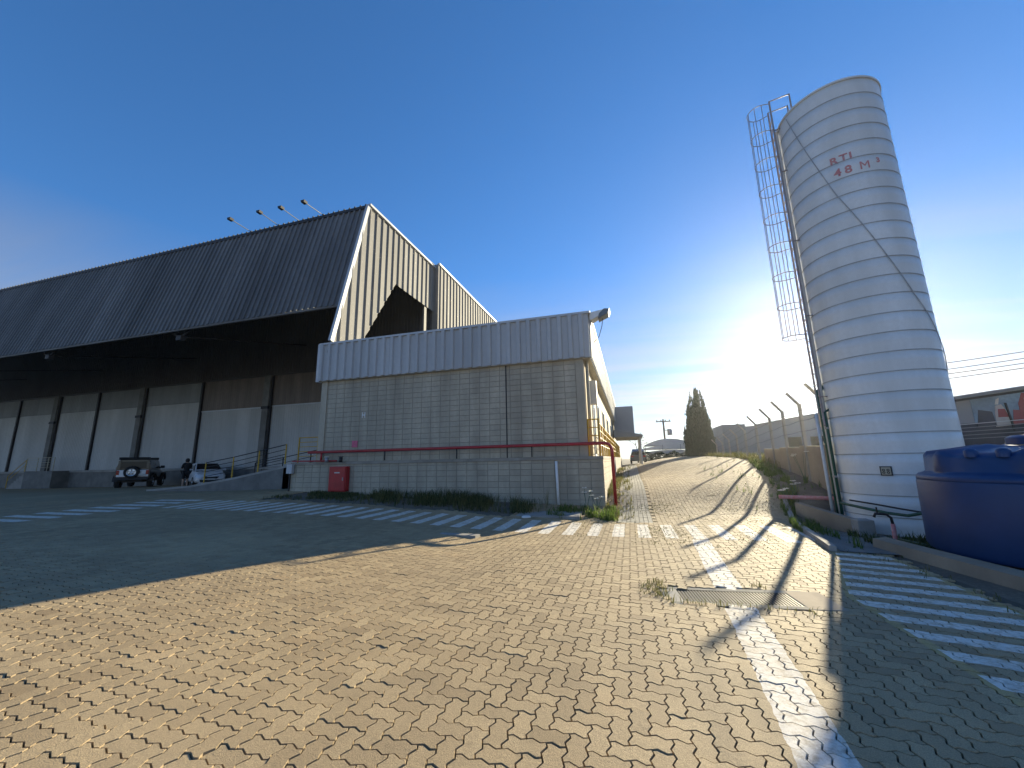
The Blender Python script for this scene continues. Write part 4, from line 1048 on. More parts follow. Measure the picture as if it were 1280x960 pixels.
# white flowering weeds
fi = 0
for (x, y, h, lab) in ((-1.35, 12.4, .75, 'tall white flower weed in front of the plinth corner'), (-1.05, 12.55, .5, 'small white flower weed close to the plinth corner'), (4.55, 13.6, .55, 'white flower weed right of the lane kerb'), (4.25, 13.2, .42, 'low white flower weed at the lane kerb bend'), (5.55, 15.6, 1.1, 'white flower weed against the boundary wall')):
    t_ = thing('flower_weed', lab, 'plant', (x, y, gz(x, y)))
    mb = MB(); heads = []
    for k in range(4):
        dx, dy = rng.normal(0, .13), rng.normal(0, .10); hh = h * rng.uniform(.7, 1); mb.tube([(0, 0, 0), (dx * .4, dy * .4, hh * .5), (dx, dy, hh)], .006, 4); heads.append((dx, dy, hh))
    mb.build('stem', 'green_pipe', t_)
    for hx in heads[:3]:
        q = MB()
        for k in range(6):
            a = k * 1.047 + rng.random(); q.add([hx, (hx[0] + .07 * math.cos(a), hx[1] + .07 * math.sin(a), hx[2] + .03), (hx[0] + .09 * math.cos(a + .5), hx[1] + .09 * math.sin(a + .5), hx[2] + .01), (hx[0] + .06 * math.cos(a + 1), hx[1] + .06 * math.sin(a + 1), hx[2] + .04)], [(0, 1, 2, 3)])
        q.build('blossom', 'flower_white', t_, fix=False)
    me = blades([(0, 0, 0)] * 6, .1, .3, .03, 'grass_green', 'leaves', 4, 1.0); link('leaves', me, t_)
# litter near the zebra
o = MB().lathe([(.01, .05), (.10, .05), (.13, .03), (.13, 0), (.10, -.005)], 14).build('litter', 'litter_white', None, smooth=True); o.location = (-2.85, 10.95, gz(-2.85, 10.95) + .01); tag(o, 'crumpled white litter lying by the zebra stripes', 'litter')
o = MB().box(-.9, .9, -.55, .55, -.1, .035).build('concrete_cover', 'concrete', None, bevel=.01); o.location = (-2.35, 11.75, gz(-2.35, 11.75)); o.rotation_euler[2] = .05; tag(o, 'flat concrete inspection cover at the end of the grass strip', 'cover')
o = MB().box(-.75, .75, -.10, .10, -.05, .010).build('paving_patch', 'concrete', None); o.location = (-3.85, 8.05, gz(-3.85, 8.05)); o.rotation_euler = (0, -.015, R(-8)); tag(o, 'narrow pale concrete strip set in the pavers at the shadow edge', 'strip')

# cypress: many upright sprays on a spired crown
def cypress(x, y, h, w_):
    z0 = gz(x, y); t_ = thing('cypress_tree', 'tall dark ragged cypress at the top of the lane', 'tree', (x, y, z0 - .1))
    MB().tube([(0, 0, 0), (.05, 0, h * .5), (0, 0, h * .9)], [.22, .12, .03], 8).build('trunk', 'bark', t_)
    spires = [(0.05, 0, h, w_ * .40), (-.30 * w_ / 1.3, .2, h * .74, w_ * .42), (.42 * w_ / 1.3, -.1, h * .70, w_ * .40), (-.62 * w_ / 1.3, -.15, h * .70, w_ * .30), (.72 * w_ / 1.3, .15, h * .58, w_ * .30), (.25, .5, h * .66, w_ * .4), (-.15, -.5, h * .68, w_ * .42), (.18, .05, h * .97, w_ * .25), (-.5, .5, h * .55, w_ * .4), (.5, -.45, h * .52, w_ * .42), (-.78 * w_ / 1.3, .1, h * .40, w_ * .30), (.85 * w_ / 1.3, 0, h * .36, w_ * .28)]
    V = []; F_ = []; T = []
    for (sx0, sy0, sh, sr) in spires:
        for _ in range(2600):
            u = rng.random() ** .85; z = u * sh; rad = sr * (1 - u) ** .62 * (1 if u > .06 else .9)
            a = rng.uniform(0, 6.283); r_ = rad * math.sqrt(rng.uniform(.25, 1)) * (1 + .18 * mnoise.noise(Vector((a * 2, z * 1.3, sr * 9))))
            cx, cy = sx0 + r_ * math.cos(a), sy0 + r_ * math.sin(a); L = rng.uniform(.14, .34) * (1.35 if rng.random() < .07 else 1); w2 = rng.uniform(.025, .06); oa = a + rng.normal(0, .7)
            dx, dy = math.cos(oa) * L * .28, math.sin(oa) * L * .28; ta = rng.uniform(0, 6.283); tx_, ty_ = math.cos(ta) * w2, math.sin(ta) * w2
            o_ = len(V); V += [(cx, cy, z), (cx + dx * .5 + tx_, cy + dy * .5 + ty_, z + L * .5), (cx + dx, cy + dy, z + L), (cx + dx * .5 - tx_, cy + dy * .5 - ty_, z + L * .5)]
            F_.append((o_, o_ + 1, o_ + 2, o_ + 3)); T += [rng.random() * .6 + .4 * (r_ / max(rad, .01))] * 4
    for _ in range(54):
        a = rng.normal(0, .6) + (math.pi if rng.random() < .5 else 0); zb = rng.uniform(.12, .84) * h; rad = w_ * 1.04 * (1 - zb / h) ** .62; bx, by = rad * math.cos(a) * rng.uniform(.85, 1.05), rad * .5 * math.sin(a); L0 = rng.uniform(.45, 1.15)
        for q in range(70):
            u = rng.random(); rr_ = .10 * (1 - u); cx, cy, z = bx + rng.normal(0, rr_), by + rng.normal(0, rr_), zb + u * L0; L = .16; w2 = .03; ta = rng.uniform(0, 6.283)
            o_ = len(V); V += [(cx, cy, z), (cx + math.cos(ta) * w2, cy + math.sin(ta) * w2, z + L * .5), (cx, cy, z + L), (cx - math.cos(ta) * w2, cy - math.sin(ta) * w2, z + L * .5)]; F_.append((o_, o_ + 1, o_ + 2, o_ + 3)); T += [rng.random()] * 4
    me = bpy.data.meshes.new('crown'); me.from_pydata(V, [], F_); me.materials.append(MATS['cypress_leaf']); a_ = me.attributes.new('rnd', 'FLOAT', 'POINT'); a_.data.foreach_set('value', np.array(T, np.float32))
    link('crown', me, t_)
cypress(6.35, 40, 6.25, 1.50)
# bare tree behind the porch
def bare_tree(x, y, h):
    t_ = thing('bare_tree', 'small leafless tree beyond the end of the annex', 'tree', (x, y, gz(x, y))); tr = MB(); br = MB()
    def grow(p, d, L, r_, lv, mb):
        q = p + d * L; mb.tube([p, (p + q) / 2 + Vector(rng.normal(0, L * .04, 3)), q], [r_, r_ * .8, r_ * .6], 5, cap=False)
        if lv == 0: return
        for _ in range(3 if lv > 1 else 4):
            nd = (d + Vector(rng.normal(0, .45, 3))).normalized(); nd.z = abs(nd.z) * .8 + .1; grow(q, nd.normalized(), L * rng.uniform(.55, .8), r_ * .55, lv - 1, br)
    grow(Vector((0, 0, 0)), Vector((0, 0, 1)), h * .35, .12, 4, tr); tr.build('trunk', 'bark', t_); br.build('crown', 'bark', t_)
bare_tree(1.2, 62, 4.6)

# ------------------------------------------------------------------ background
sh = thing('car_shelter', 'pale tiered fabric car shelter beyond the lane crest', 'shelter', (4.9, 52, gz(4.9, 52)))
for k, (hw, z0, z1) in enumerate(((3.5, .95, 1.30), (3.25, 1.50, 1.90), (2.9, 2.0, 2.75))):
    q = MB(); n = 12; pr = []
    for i in range(n + 1):
        u = -1 + 2 * i / n; pr.append((u * hw, z0 + (z1 - z0) * (1 - u * u)))
    pr += [(hw * .985, z0 - .10), (-hw * .985, z0 - .10)]
    q.prism(pr, 'y', -1.5 + k * 1.6, 1.6 + k * 1.8); q.build('canopy_tier', 'shelter_cloth', sh)
for x in (-3.0, -1, 1, 3.0):
    for y in (-1.2, 3.5): MB().tube([(x, y, 0), (x, y, 1.9)], .05, 6).build('post', 'galvanised', sh)
hd = thing('far_hedge', 'low dark hedge in front of the fabric shelter', 'hedge', (4.6, 49.5, gz(4.6, 49.5)))
V = []; F_ = []; T = []
for _ in range(5000):
    x, y = rng.uniform(-2.9, 3.2), rng.uniform(-.5, .5); z = rng.random() * (.95 + .35 * mnoise.noise(Vector((x * 1.3, 0, 0)))); d = Vector(rng.normal(0, 1, 3)).normalized(); e1 = d.cross(Vector((.3, .2, 1))).normalized() * .07; e2 = d.cross(e1).normalized() * .05
    c = Vector((x, y, z)); o_ = len(V); V += [tuple(c - e1), tuple(c + e2), tuple(c + e1), tuple(c - e2)]; F_.append((o_, o_ + 1, o_ + 2, o_ + 3)); T += [rng.random()] * 4
me = bpy.data.meshes.new('foliage'); me.from_pydata(V, [], F_); me.materials.append(MATS['cypress_leaf']); a_ = me.attributes.new('rnd', 'FLOAT', 'POINT'); a_.data.foreach_set('value', np.array(T, np.float32)); link('foliage', me, hd)
def utility_pole(x, y, ztop, lab, transformer):
    t_ = thing('utility_pole', lab, 'pole', (x, y, gz(x, y))); h = ztop - gz(x, y)
    MB().tube([(0, 0, 0), (0, 0, h)], [.16, .11], 8).build('shaft', 'wood_pole', t_)
    MB().bar((-1.0, 0, h - .35), (1.0, 0, h - .35), .12, .14).build('crossarm', 'wood_pole', t_)
    for q in (-.85, -.3, .3, .85): MB().lathe([(.06, 0), (.07, .1), (.03, .22)], 8, (q, 0, h - .28)).build('insulator', 'wood_pole', t_)
    if transformer:
        MB().lathe([(.01, 0), (.32, 0), (.34, .1), (.34, .75), (.28, .85), (.01, .88)], 14, (.75, 0, h - 2.3)).build('transformer', 'galvanised', t_, smooth=True); MB().bar((0, 0, h - 1.6), (.6, 0, h - 1.6), .1, .1).build('bracket', 'wood_pole', t_)
utility_pole(5.0, 60, 6.95, 'utility pole with crossarm and transformer behind the shelter', True)
utility_pole(11.3, 70, 5.2, 'short utility pole half hidden by the cypress', False)
wl = thing('grey_shed', 'long blue grey industrial shed beyond the fence', 'building', (18, 48, gz(18, 48)))
MB().prism([(-7.5, 0), (9, 0), (9, 5.4), (2.0, 4.35), (-4.6, 3.3), (-7.5, 3.0)], 'y', 0, 14).build('wall', 'far_wall', wl)
MB().bar((-4.6, -.1, 3.35), (9, -.1, 5.5), .3, .12).build('roof_edge', 'far_roof', wl)
MB().box(-8.2, -6.0, -1.0, 4, 0, 3.4).build('stair_block', 'far_roof', wl)
for k in range(5):
    MB().box(-2 + k * 2.1, -.7 + k * 2.1, -.06, .02, .9, 1.9).build('window', 'glass_dark', wl)
w2 = thing('low_wall_building', 'low flat grey building left of the shed behind the far fence posts', 'building', (11.8, 56, gz(11.8, 56))); MB().box(-3.8, 4.5, 0, 6, 0, 2.6).build('wall', 'far_wall', w2); MB().box(-4.0, 4.7, -.2, 6.2, 2.6, 2.75).build('roof', 'far_roof', w2); MB().box(1.2, 3.0, -.05, .1, 2.75, 3.9).build('parapet', 'far_wall', w2)
# mural building behind the tanks on the right
mu = thing('mural_building', 'dark building with a painted red and blue mural behind the blue tank', 'building', (13.2, 22, 0))
rl = lambda x: 3.72 + .125 * x
MB().prism([(0, -.5), (17, -.5), (17, rl(17)), (0, rl(0))], 'y', 0, 9).build('wall', 'mural_dark', mu)
MB().bar((-.3, -.25, rl(-.3) + .05), (17, -.25, rl(17) + .05), .5, .14).build('roof_edge', 'far_roof', mu)
def panel(poly, mat, d=.03): MB().prism(poly, 'y', -.02 - d, -.001).build('mural_panel', mat, mu)
panel([(.1, 2.7), (1.25, 2.75), (1.25, rl(1.25) - .12), (.1, rl(.1) - .12)], 'far_wall')
panel([(1.27, 2.75), (6, 2.9), (6, rl(6) - .15), (1.27, rl(1.27) - .12)], 'mural_blue')
panel([(1.30, 2.55), (1.95, 2.6), (1.9, 3.2), (1.45, 3.3)], 'mural_dark', .04)
panel([(1.95, 2.55), (2.45, 2.6), (2.4, 3.15), (2.25, 3.5), (2.05, 3.45), (1.98, 3.1)], 'mural_pale', .05)
panel([(2.05, 2.95), (2.40, 2.95), (2.32, 3.3), (2.10, 3.3)], 'mural_red', .06)
panel([(2.05, 3.50), (2.15, 3.50), (2.22, 3.78), (2.12, 3.72)], 'shelter_cloth', .06)
panel([(2.5, 2.6), (3.0, 2.65), (2.95, 3.2), (2.6, 3.25)], 'mural_red', .05)
panel([(2.80, 2.95), (3.9, 2.75), (4.1, 3.3), (3.7, 3.95), (3.0, 3.95), (2.82, 3.5)], 'mural_red', .055)
for q in (3.12, 3.38): MB().lathe([(.05, 0), (.10, 0), (.10, .03), (.05, .03)], 12, (q, -.11, 3.68), 'y').build('mural_ring', 'mural_pale', mu)
MB().bar((2.44, -.12, 2.35), (2.36, -.12, 3.55), .05, .05).build('facade_post', 'black_plastic', mu)
for k in range(5): MB().bar((.1, -.3, 2.05 + k * .15), (8, -.3, 2.35 + k * .19), .03, .028).build('facade_rail', 'far_wall' if k != 4 else 'trim_metal', mu)
MB().bar((2.0, -.5, 2.0), (2.5, -.5, 1.5), .18, .16).build('slanted_beam', 'wall_tan', mu)
for k, (dz, lab) in enumerate(((0, 'lowest'), (.25, 'second lowest'), (.5, 'second highest'), (.85, 'highest'))):
    pts = [Vector((13 + 22 * u, 26 + 2.5 * u, 5.05 + dz + 2.9 * u - 1.0 * u * (1 - u))) for u in [q / 14 for q in range(15)]]
    o = MB().tube(pts, .018, 4).build('power_line', 'cable'); tag(o, 'overhead power line right of the white tank, ' + lab, 'power line', 'power lines right of the tank')
# parked car far up the lane
#@@PART4
# ------------------------------------------------------------------ vehicles (local: +x forward, z up, wheels on z=0)
def loft(sections, name, mat, parent, bevel=0, smooth=False):
    # sections: list of (x, [(y,z)...]) rings with equal counts, closed
    mb = MB(); n = len(sections[0][1]); P = []; F_ = []
    for x, ring in sections: P += [(x, y, z) for y, z in ring]
    for i in range(len(sections) - 1):
        for k in range(n): F_.append((i * n + k, i * n + (k + 1) % n, (i + 1) * n + (k + 1) % n, (i + 1) * n + k))
    F_.append(tuple(range(n))); F_.append(tuple(range((len(sections) - 1) * n, len(sections) * n)))
    mb.add(P, F_); return mb.build(name, mat, parent, bevel=bevel, smooth=smooth)
def ring(hw_b, hw_m, hw_t, zb, zm, zt, r=.06):
    half = [(hw_b, zb), (hw_m, zb + .12), (hw_m, zm), (hw_t + r * .3, zt - r), (hw_t - r, zt)]
    return half + [(-y, z) for y, z in reversed(half)]
def wheel(parent, x, y, r, w_, mat_rim='alloy', name='wheel', axis='y', z=None):
    z = r if z is None else z
    s = -1 if y < 0 else 1
    t_ = MB().lathe([(r * .62, -w_ / 2), (r * .92, -w_ / 2), (r, -w_ * .32), (r, w_ * .32), (r * .92, w_ / 2), (r * .62, w_ / 2), (r * .62, -w_ / 2)], 28, (0, 0, 0), 'y' if axis == 'y' else 'x')
    wo_ = t_.build(name, 'rubber', parent, smooth=True, auto=40); wo_.location = (x, y, z)
    q = MB(); q.lathe([(.02, w_ * .30), (r * .14, w_ * .34), (r * .16, w_ * .26), (r * .50, w_ * .22), (r * .56, w_ * .40), (r * .64, w_ * .44), (r * .64, w_ * .2)], 28, (0, 0, 0), 'y' if axis == 'y' else 'x')
    rim = q.build('rim', mat_rim, wo_, smooth=True, auto=30)
    for k in range(5):
        a = k * 2 * math.pi / 5 + .3; c1 = Vector((math.cos(a), 0, math.sin(a))) if axis == 'y' else Vector((0, math.cos(a), math.sin(a)))
        off = Vector((0, w_ * .30, 0)) if axis == 'y' else Vector((w_ * .30, 0, 0))
        MB().bar(c1 * r * .24 + off, c1 * r * .46 + off, .06 * r / .38, .02).build('slot', 'black_plastic', rim)
    if (axis == 'y' and s < 0): wo_.rotation_euler[2] = math.pi
    if axis == 'x': wo_.rotation_euler[2] = math.pi
    return wo_
# off-road wagon seen from behind
RX, RY = -31.2, 18.15; HD = math.atan2(.687, -.727)
cx, cy = RX + 2.1 * math.cos(HD), RY + 2.1 * math.sin(HD)
sv = thing('offroad_wagon', 'dark boxy off-road wagon with silver-rimmed spare wheel on its back', 'car', (cx, cy, gz(cx, cy) + .0), HD)
loft([(-2.02, ring(.80, .86, .86, .62, .95, 1.16)), (-1.9, ring(.82, .88, .86, .60, .95, 1.18)), (.55, ring(.82, .90, .87, .58, .95, 1.18)), (.9, ring(.80, .86, .80, .58, .95, 1.16)), (1.95, ring(.74, .78, .70, .60, .92, 1.10)), (2.05, ring(.70, .74, .66, .64, .90, 1.06))], 'body', 'suv_paint', sv, bevel=.03)
cab = loft([(-1.98, ring(.84, .85, .70, 1.14, 1.3, 1.80)), (-1.86, ring(.85, .86, .72, 1.14, 1.3, 1.86)), (.10, ring(.85, .86, .74, 1.14, 1.3, 1.86)), (.32, ring(.84, .85, .74, 1.14, 1.3, 1.80)), (.72, ring(.82, .83, .80, 1.13, 1.16, 1.22))], 'cabin', 'suv_paint', sv, bevel=.02)
loft([(-2.0, ring(.70, .76, .66, 1.80, 1.84, 1.90, .03)), (.2, ring(.70, .76, .68, 1.80, 1.84, 1.90, .03))], 'hard_top', 'black_plastic', sv, bevel=.02)
bk = MB().box(-2.06, -2.0, -.78, .78, .72, 1.16).build('tailgate', 'silver_paint', sv, bevel=.02)
MB().box(-2.03, -1.985, -.64, .64, 1.26, 1.70).build('rear_window', 'glass_dark', sv)
fr = MB(); fr.box(-2.045, -1.99, -.76, -.64, 1.18, 1.76); fr.box(-2.045, -1.99, .64, .76, 1.18, 1.76); fr.build('rear_pillar', 'suv_paint', sv)
for s_ in (-1, 1):
    for (x0, x1) in ((-1.75, -.95), (-.85, -.12), (-.02, .42)):
        q = MB(); yb, yt = s_ * .875, s_ * .765; q.add([(x0, yb, 1.24), (x1, yb, 1.24), (x1 - .06 if x1 > .2 else x1, yt, 1.72), (x0, yt, 1.72), (x0, yb - s_ * .02, 1.24), (x1, yb - s_ * .02, 1.24), (x1, yt - s_ * .02, 1.72), (x0, yt - s_ * .02, 1.72)], [(0, 1, 2, 3), (7, 6, 5, 4), (0, 4, 5, 1), (1, 5, 6, 2), (2, 6, 7, 3), (3, 7, 4, 0)]); q.build('side_window', 'glass_dark', sv)
    MB().box(-2.09, -2.05, s_ * .72 - .07, s_ * .72 + .07, .86, 1.14).build('tail_light', 'lamp_red', sv)
    MB().box(.34, .46, s_ * .90 - .02 if s_ > 0 else -1.10, s_ * .90 + .02 if s_ < 0 else 1.10, 1.24, 1.42).build('mirror', 'black_plastic', sv, bevel=.02)
    for xw in (-1.30, 1.35):
        wheel(sv, xw, s_ * .80, .40, .27)
        q = MB(); q.lathe([(.44, -.14), (.52, -.14), (.52, .14), (.44, .14), (.44, -.14)], 14, (xw, s_ * .86, .42), 'y', 0, math.pi); q.build('fender', 'black_plastic', sv)
MB().box(-2.22, -2.03, -.84, .84, .50, .68).build('rear_bumper', 'black_plastic', sv, bevel=.03); MB().box(2.03, 2.22, -.84, .84, .50, .68).build('front_bumper', 'black_plastic', sv, bevel=.03)
MB().box(-2.24, -2.221, -.62, -.30, .80, .92).build('number_plate', 'plate', sv)
w_s = wheel(sv, -2.20, .02, .39, .25, name='spare_wheel', axis='x', z=1.02)
MB().box(-1.9, 1.9, -.5, .5, .36, .60).build('chassis', 'black_plastic', sv)

# silver hatchback seen from the front
vx, vy = -26.0, 19.45; hd2 = math.atan2(-vy, -vx) + R(10)
hb = thing('silver_hatchback', 'silver hatchback facing the camera behind the ramp railing', 'car', (vx - 2.0 * math.cos(hd2), vy - 2.0 * math.sin(hd2), gz(-27, 19.8)), hd2)
loft([(-1.95, ring(.66, .76, .72, .40, .72, .95)), (-1.8, ring(.74, .83, .80, .30, .74, 1.0)), (.75, ring(.76, .85, .80, .24, .72, .96)), (1.5, ring(.74, .83, .74, .24, .66, .88)), (1.88, ring(.66, .76, .64, .26, .58, .78)), (1.99, ring(.52, .62, .50, .30, .52, .68))], 'body', 'silver_paint', hb, bevel=.04)
loft([(-1.90, ring(.66, .68, .58, .92, 1.0, 1.22)), (-1.5, ring(.72, .74, .58, .94, 1.0, 1.46)), (-.2, ring(.74, .76, .60, .94, 1.0, 1.50)), (.25, ring(.74, .76, .58, .94, 1.0, 1.44)), (1.12, ring(.72, .73, .70, .90, .92, .97))], 'cabin', 'silver_paint', hb, bevel=.03)
q = MB(); q.add([(.27, -.56, 1.43), (.27, .56, 1.43), (1.07, .68, 1.0), (1.07, -.68, 1.0), (.20, -.56, 1.40), (.20, .56, 1.40), (1.0, .68, .97), (1.0, -.68, .97)], [(0, 1, 2, 3), (7, 6, 5, 4), (0, 4, 5, 1), (1, 5, 6, 2), (2, 6, 7, 3), (3, 7, 4, 0)]); q.v = [(x + .025, y, z + .02) for x, y, z in q.v]; q.build('windscreen', 'glass_dark', hb)
for s_ in (-1, 1):
    for (x0, x1, xt0, xt1) in ((-1.5, -.55, -1.35, -.55), (-.45, .75, -.45, .15)):
        q = MB(); yb, yt = s_ * .775, s_ * .625; q.add([(x0, yb, 1.0), (x1, yb, 1.0), (xt1, yt, 1.40), (xt0, yt, 1.40), (x0, yb - s_ * .03, 1.0), (x1, yb - s_ * .03, 1.0), (xt1, yt - s_ * .03, 1.40), (xt0, yt - s_ * .03, 1.40)], [(0, 1, 2, 3), (7, 6, 5, 4), (0, 4, 5, 1), (1, 5, 6, 2), (2, 6, 7, 3), (3, 7, 4, 0)]); q.build('side_window', 'glass_dark', hb)
    q = MB(); q.add([(1.72, s_ * .78, .62), (1.95, s_ * .56, .60), (1.98, s_ * .40, .62), (1.90, s_ * .42, .74), (1.62, s_ * .76, .76), (1.60, s_ * .70, .62), (1.8, s_ * .4, .66)], [(0, 1, 2, 3, 4), (4, 3, 6, 5), (0, 5, 6, 2, 1), (0, 4, 5), (2, 6, 3)]); q.v = [(x + .03, y * 1.02, z) for x, y, z in q.v]; q.build('headlight', 'lamp_clear', hb)
    MB().box(.72, .86, .80 if s_ > 0 else -.99, .99 if s_ > 0 else -.80, .96, 1.09).build('mirror', 'silver_paint', hb, bevel=.03)
    for xw in (-1.28, 1.22): wheel(hb, xw, s_ * .76, .31, .19)
MB().prism([(-.42, .60), (.42, .60), (.30, .48), (-.30, .48)], 'x', 1.97, 2.02).build('upper_grille', 'black_plastic', hb)
MB().prism([(-.60, .42), (.60, .42), (.54, .28), (-.54, .28)], 'x', 1.93, 2.02).build('lower_grille', 'black_plastic', hb)
MB().box(2.021, 2.035, -.2, .2, .40, .50).build('number_plate', 'plate', hb)
MB().box(1.5, 1.97, -.6, .6, .16, .29).build('bumper_lip', 'silver_paint', hb)

# parked car far up the lane
fc_ = thing('far_car', 'dark parked car small at the far end of the lane', 'car', (.9, 46, gz(.9, 46)), R(90))
loft([(-2, ring(.7, .8, .78, .3, .7, .95)), (1.2, ring(.7, .85, .8, .25, .7, .95)), (2, ring(.6, .75, .6, .3, .55, .75))], 'body', 'car_far', fc_, bevel=.05)
loft([(-1.9, ring(.7, .72, .55, .9, 1.0, 1.3)), (-1.2, ring(.74, .76, .58, .9, 1, 1.55)), (.2, ring(.74, .76, .58, .9, 1, 1.5)), (1.1, ring(.7, .72, .7, .88, .9, .95))], 'cabin', 'glass_dark', fc_, bevel=.04)
for s_ in (-1, 1):
    for xw in (-1.25, 1.25): wheel(fc_, xw, s_ * .74, .32, .2)
    MB().box(-2.04, -1.99, s_ * .6 - .12, s_ * .6 + .12, .7, .85).build('tail_light', 'lamp_red', fc_)

# ------------------------------------------------------------------ person standing by the cars, arms folded over a phone
PX, PY_ = -25.6, 17.6
ps = thing('person', 'person in black top and shorts standing between the two cars', 'person', (PX, PY_, gz(PX, PY_)), math.atan2(-PY_, -PX) + R(-70))
# local: facing +y after rotation; build facing -y in local then rotated
J = {'pelvis': (0, 0, .93), 'waist': (0, .01, 1.08), 'chest': (0, .0, 1.28), 'neckb': (0, .01, 1.44), 'neck': (0, -.01, 1.50), 'head': (0, -.03, 1.60), 'crown': (0, -.015, 1.69),
     'hipL': (.09, 0, .89), 'kneeL': (.10, -.02, .49), 'ankL': (.105, .03, .09), 'toeL': (.12, -.12, .035), 'hipR': (-.09, 0, .89), 'kneeR': (-.095, -.01, .49), 'ankR': (-.11, .03, .09), 'toeR': (-.14, -.11, .035),
     'shL': (.17, .01, 1.40), 'elL': (.24, -.03, 1.13), 'wrL': (.09, -.24, 1.16), 'haL': (.03, -.29, 1.19), 'shR': (-.17, .01, 1.40), 'elR': (-.24, -.03, 1.13), 'wrR': (-.09, -.24, 1.18), 'haR': (-.03, -.29, 1.21)}
Rd = {'pelvis': .15, 'waist': .125, 'chest': .15, 'neckb': .075, 'neck': .055, 'head': .092, 'crown': .07, 'hipL': .095, 'kneeL': .058, 'ankL': .040, 'toeL': .033, 'hipR': .095, 'kneeR': .058, 'ankR': .040, 'toeR': .033,
      'shL': .062, 'elL': .043, 'wrL': .030, 'haL': .032, 'shR': .062, 'elR': .043, 'wrR': .030, 'haR': .032}
E_ = [('pelvis', 'waist'), ('waist', 'chest'), ('chest', 'neckb'), ('neckb', 'neck'), ('neck', 'head'), ('head', 'crown'), ('pelvis', 'hipL'), ('hipL', 'kneeL'), ('kneeL', 'ankL'), ('ankL', 'toeL'), ('pelvis', 'hipR'), ('hipR', 'kneeR'), ('kneeR', 'ankR'), ('ankR', 'toeR'),
      ('neckb', 'shL'), ('shL', 'elL'), ('elL', 'wrL'), ('wrL', 'haL'), ('neckb', 'shR'), ('shR', 'elR'), ('elR', 'wrR'), ('wrR', 'haR')]
def skinned(name, joints, edges, scale, mat, root, parent, sub=1, flat=None):
    ks = list(joints); me = bpy.data.meshes.new(name); me.from_pydata([J[k] if k in J else joints[k] for k in ks], [(ks.index(a), ks.index(b)) for a, b in edges], [])
    o = bpy.data.objects.new(name, me); COL.objects.link(o)
    mod = o.modifiers.new('skin', 'SKIN'); mod.use_smooth_shade = True
    sv_ = me.skin_vertices[0].data
    for i, k in enumerate(ks):
        r_ = joints[k] if not isinstance(joints[k], tuple) else .05
        r_ = r_ * scale
        fl = (flat or {}).get(k, 1.0); sv_[i].radius = (r_, r_ * fl)
        sv_[i].use_root = (k == root)
    m2 = o.modifiers.new('sub', 'SUBSURF'); m2.levels = sub; m2.render_levels = sub
    dg = bpy.context.evaluated_depsgraph_get(); me2 = bpy.data.meshes.new_from_object(o.evaluated_get(dg)); me2.materials.clear(); me2.materials.append(MATS[mat]); bpy.data.objects.remove(o); me2.name = name
    me2.polygons.foreach_set('use_smooth', [True] * len(me2.polygons))
    return link(name, me2, parent)
body = skinned('body', Rd, E_, 1.0, 'skin', 'pelvis', ps, 2)
def sub(keys): return {k: Rd[k] for k in keys}
skinned('shirt', sub(['pelvis', 'waist', 'chest', 'neckb', 'shL', 'elL', 'shR', 'elR']), [('pelvis', 'waist'), ('waist', 'chest'), ('chest', 'neckb'), ('neckb', 'shL'), ('shL', 'elL'), ('neckb', 'shR'), ('shR', 'elR')], 1.16, 'cloth_black', 'pelvis', ps, 2)
skinned('shorts', {**sub(['pelvis', 'hipL', 'kneeL', 'hipR', 'kneeR'])}, [('pelvis', 'hipL'), ('hipL', 'kneeL'), ('pelvis', 'hipR'), ('hipR', 'kneeR')], 1.25, 'cloth_black', 'pelvis', ps, 2)
MB().lathe([(.01, .125), (.06, .115), (.098, .06), (.108, 0), (.10, -.06), (.085, -.10)], 16, (0, .005, 1.615), 'z').build('hair', 'hair_dark', ps, smooth=True)
MB().box(-.017, .017, -.145, -.118, 1.585, 1.62).build('nose', 'skin', ps, bevel=.006)
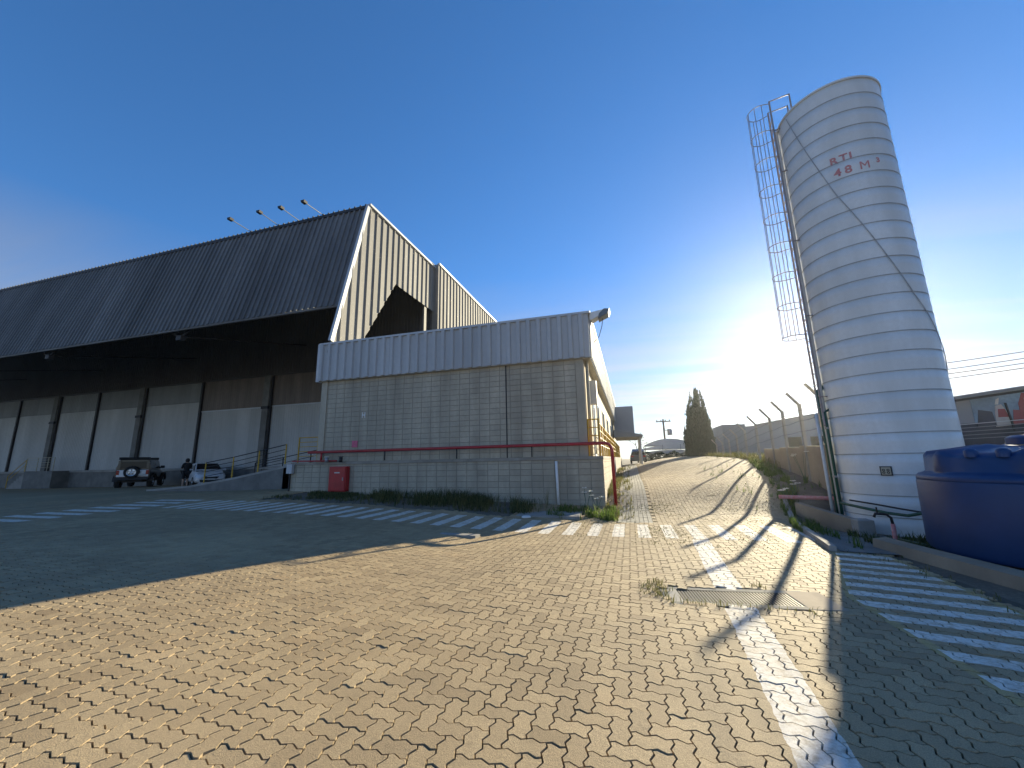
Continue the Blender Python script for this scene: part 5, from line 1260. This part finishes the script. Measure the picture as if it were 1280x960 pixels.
for s_ in (-1, 1):
    MB().lathe([(.004, 0), (.012, .003), (.004, .006)], 8, (s_ * .035, -.122, 1.635), 'y').build('eye', 'hair_dark', ps)
    for k in range(4): MB().tube([(s_ * .035 - .01 * k * s_, -.29, 1.19 + .012 * k), (s_ * .015 - .004 * k * s_, -.335, 1.215 + .010 * k), (-s_ * .005, -.325, 1.235 + .008 * k)], .008, 5).build('finger', 'skin', ps)
    MB().tube([(s_ * .03, -.28, 1.22), (s_ * .012, -.305, 1.26)], .010, 5).build('thumb', 'skin', ps)
    k = 'L' if s_ > 0 else 'R'; a, t_ = Vector(J['ank' + k]), Vector(J['toe' + k])
    d = (t_ - a); d.z = 0; d.normalize(); q = MB().tube([(a.x - d.x * .06, a.y - d.y * .06, .045), (a.x + d.x * .04, a.y + d.y * .04, .055), (t_.x, t_.y, .04), (t_.x + d.x * .05, t_.y + d.y * .05, .025)], [.045, .055, .047, .02], 10); q.build('shoe', 'shoe_white', ps, smooth=True)
ph = MB().box(-.037, .037, -.006, .006, -.075, .075).build('mobile_phone', 'black_plastic'); ph.location = Vector((PX, PY_, gz(PX, PY_))) + Matrix.Rotation(ps.rotation_euler[2], 3, 'Z') @ Vector((0, -.335, 1.25)); ph.rotation_euler = (R(-50), 0, ps.rotation_euler[2]); tag(ph, 'dark mobile phone held by the standing person', 'phone')
# ------------------------------------------------------------------ thin sunlit haze over the whole place
HAZE = .00030
hz_mt = bpy.data.materials.new('haze'); hz_mt.use_nodes = True; ht = hz_mt.node_tree; ht.nodes.clear()
pv_ = ht.nodes.new('ShaderNodeVolumePrincipled'); pv_.inputs['Color'].default_value = (.95, .97, 1, 1); pv_.inputs['Density'].default_value = HAZE; pv_.inputs['Anisotropy'].default_value = .80
ho = ht.nodes.new('ShaderNodeOutputMaterial'); ht.links.new(pv_.outputs[0], ho.inputs['Volume'])
MATS['haze'] = hz_mt
hb_ = MB().box(-424, 424, -424, 424, -2.2, 21).build('haze', 'haze'); tag(hb_, 'thin bright haze in the air against the low sun', 'haze', kind='stuff')
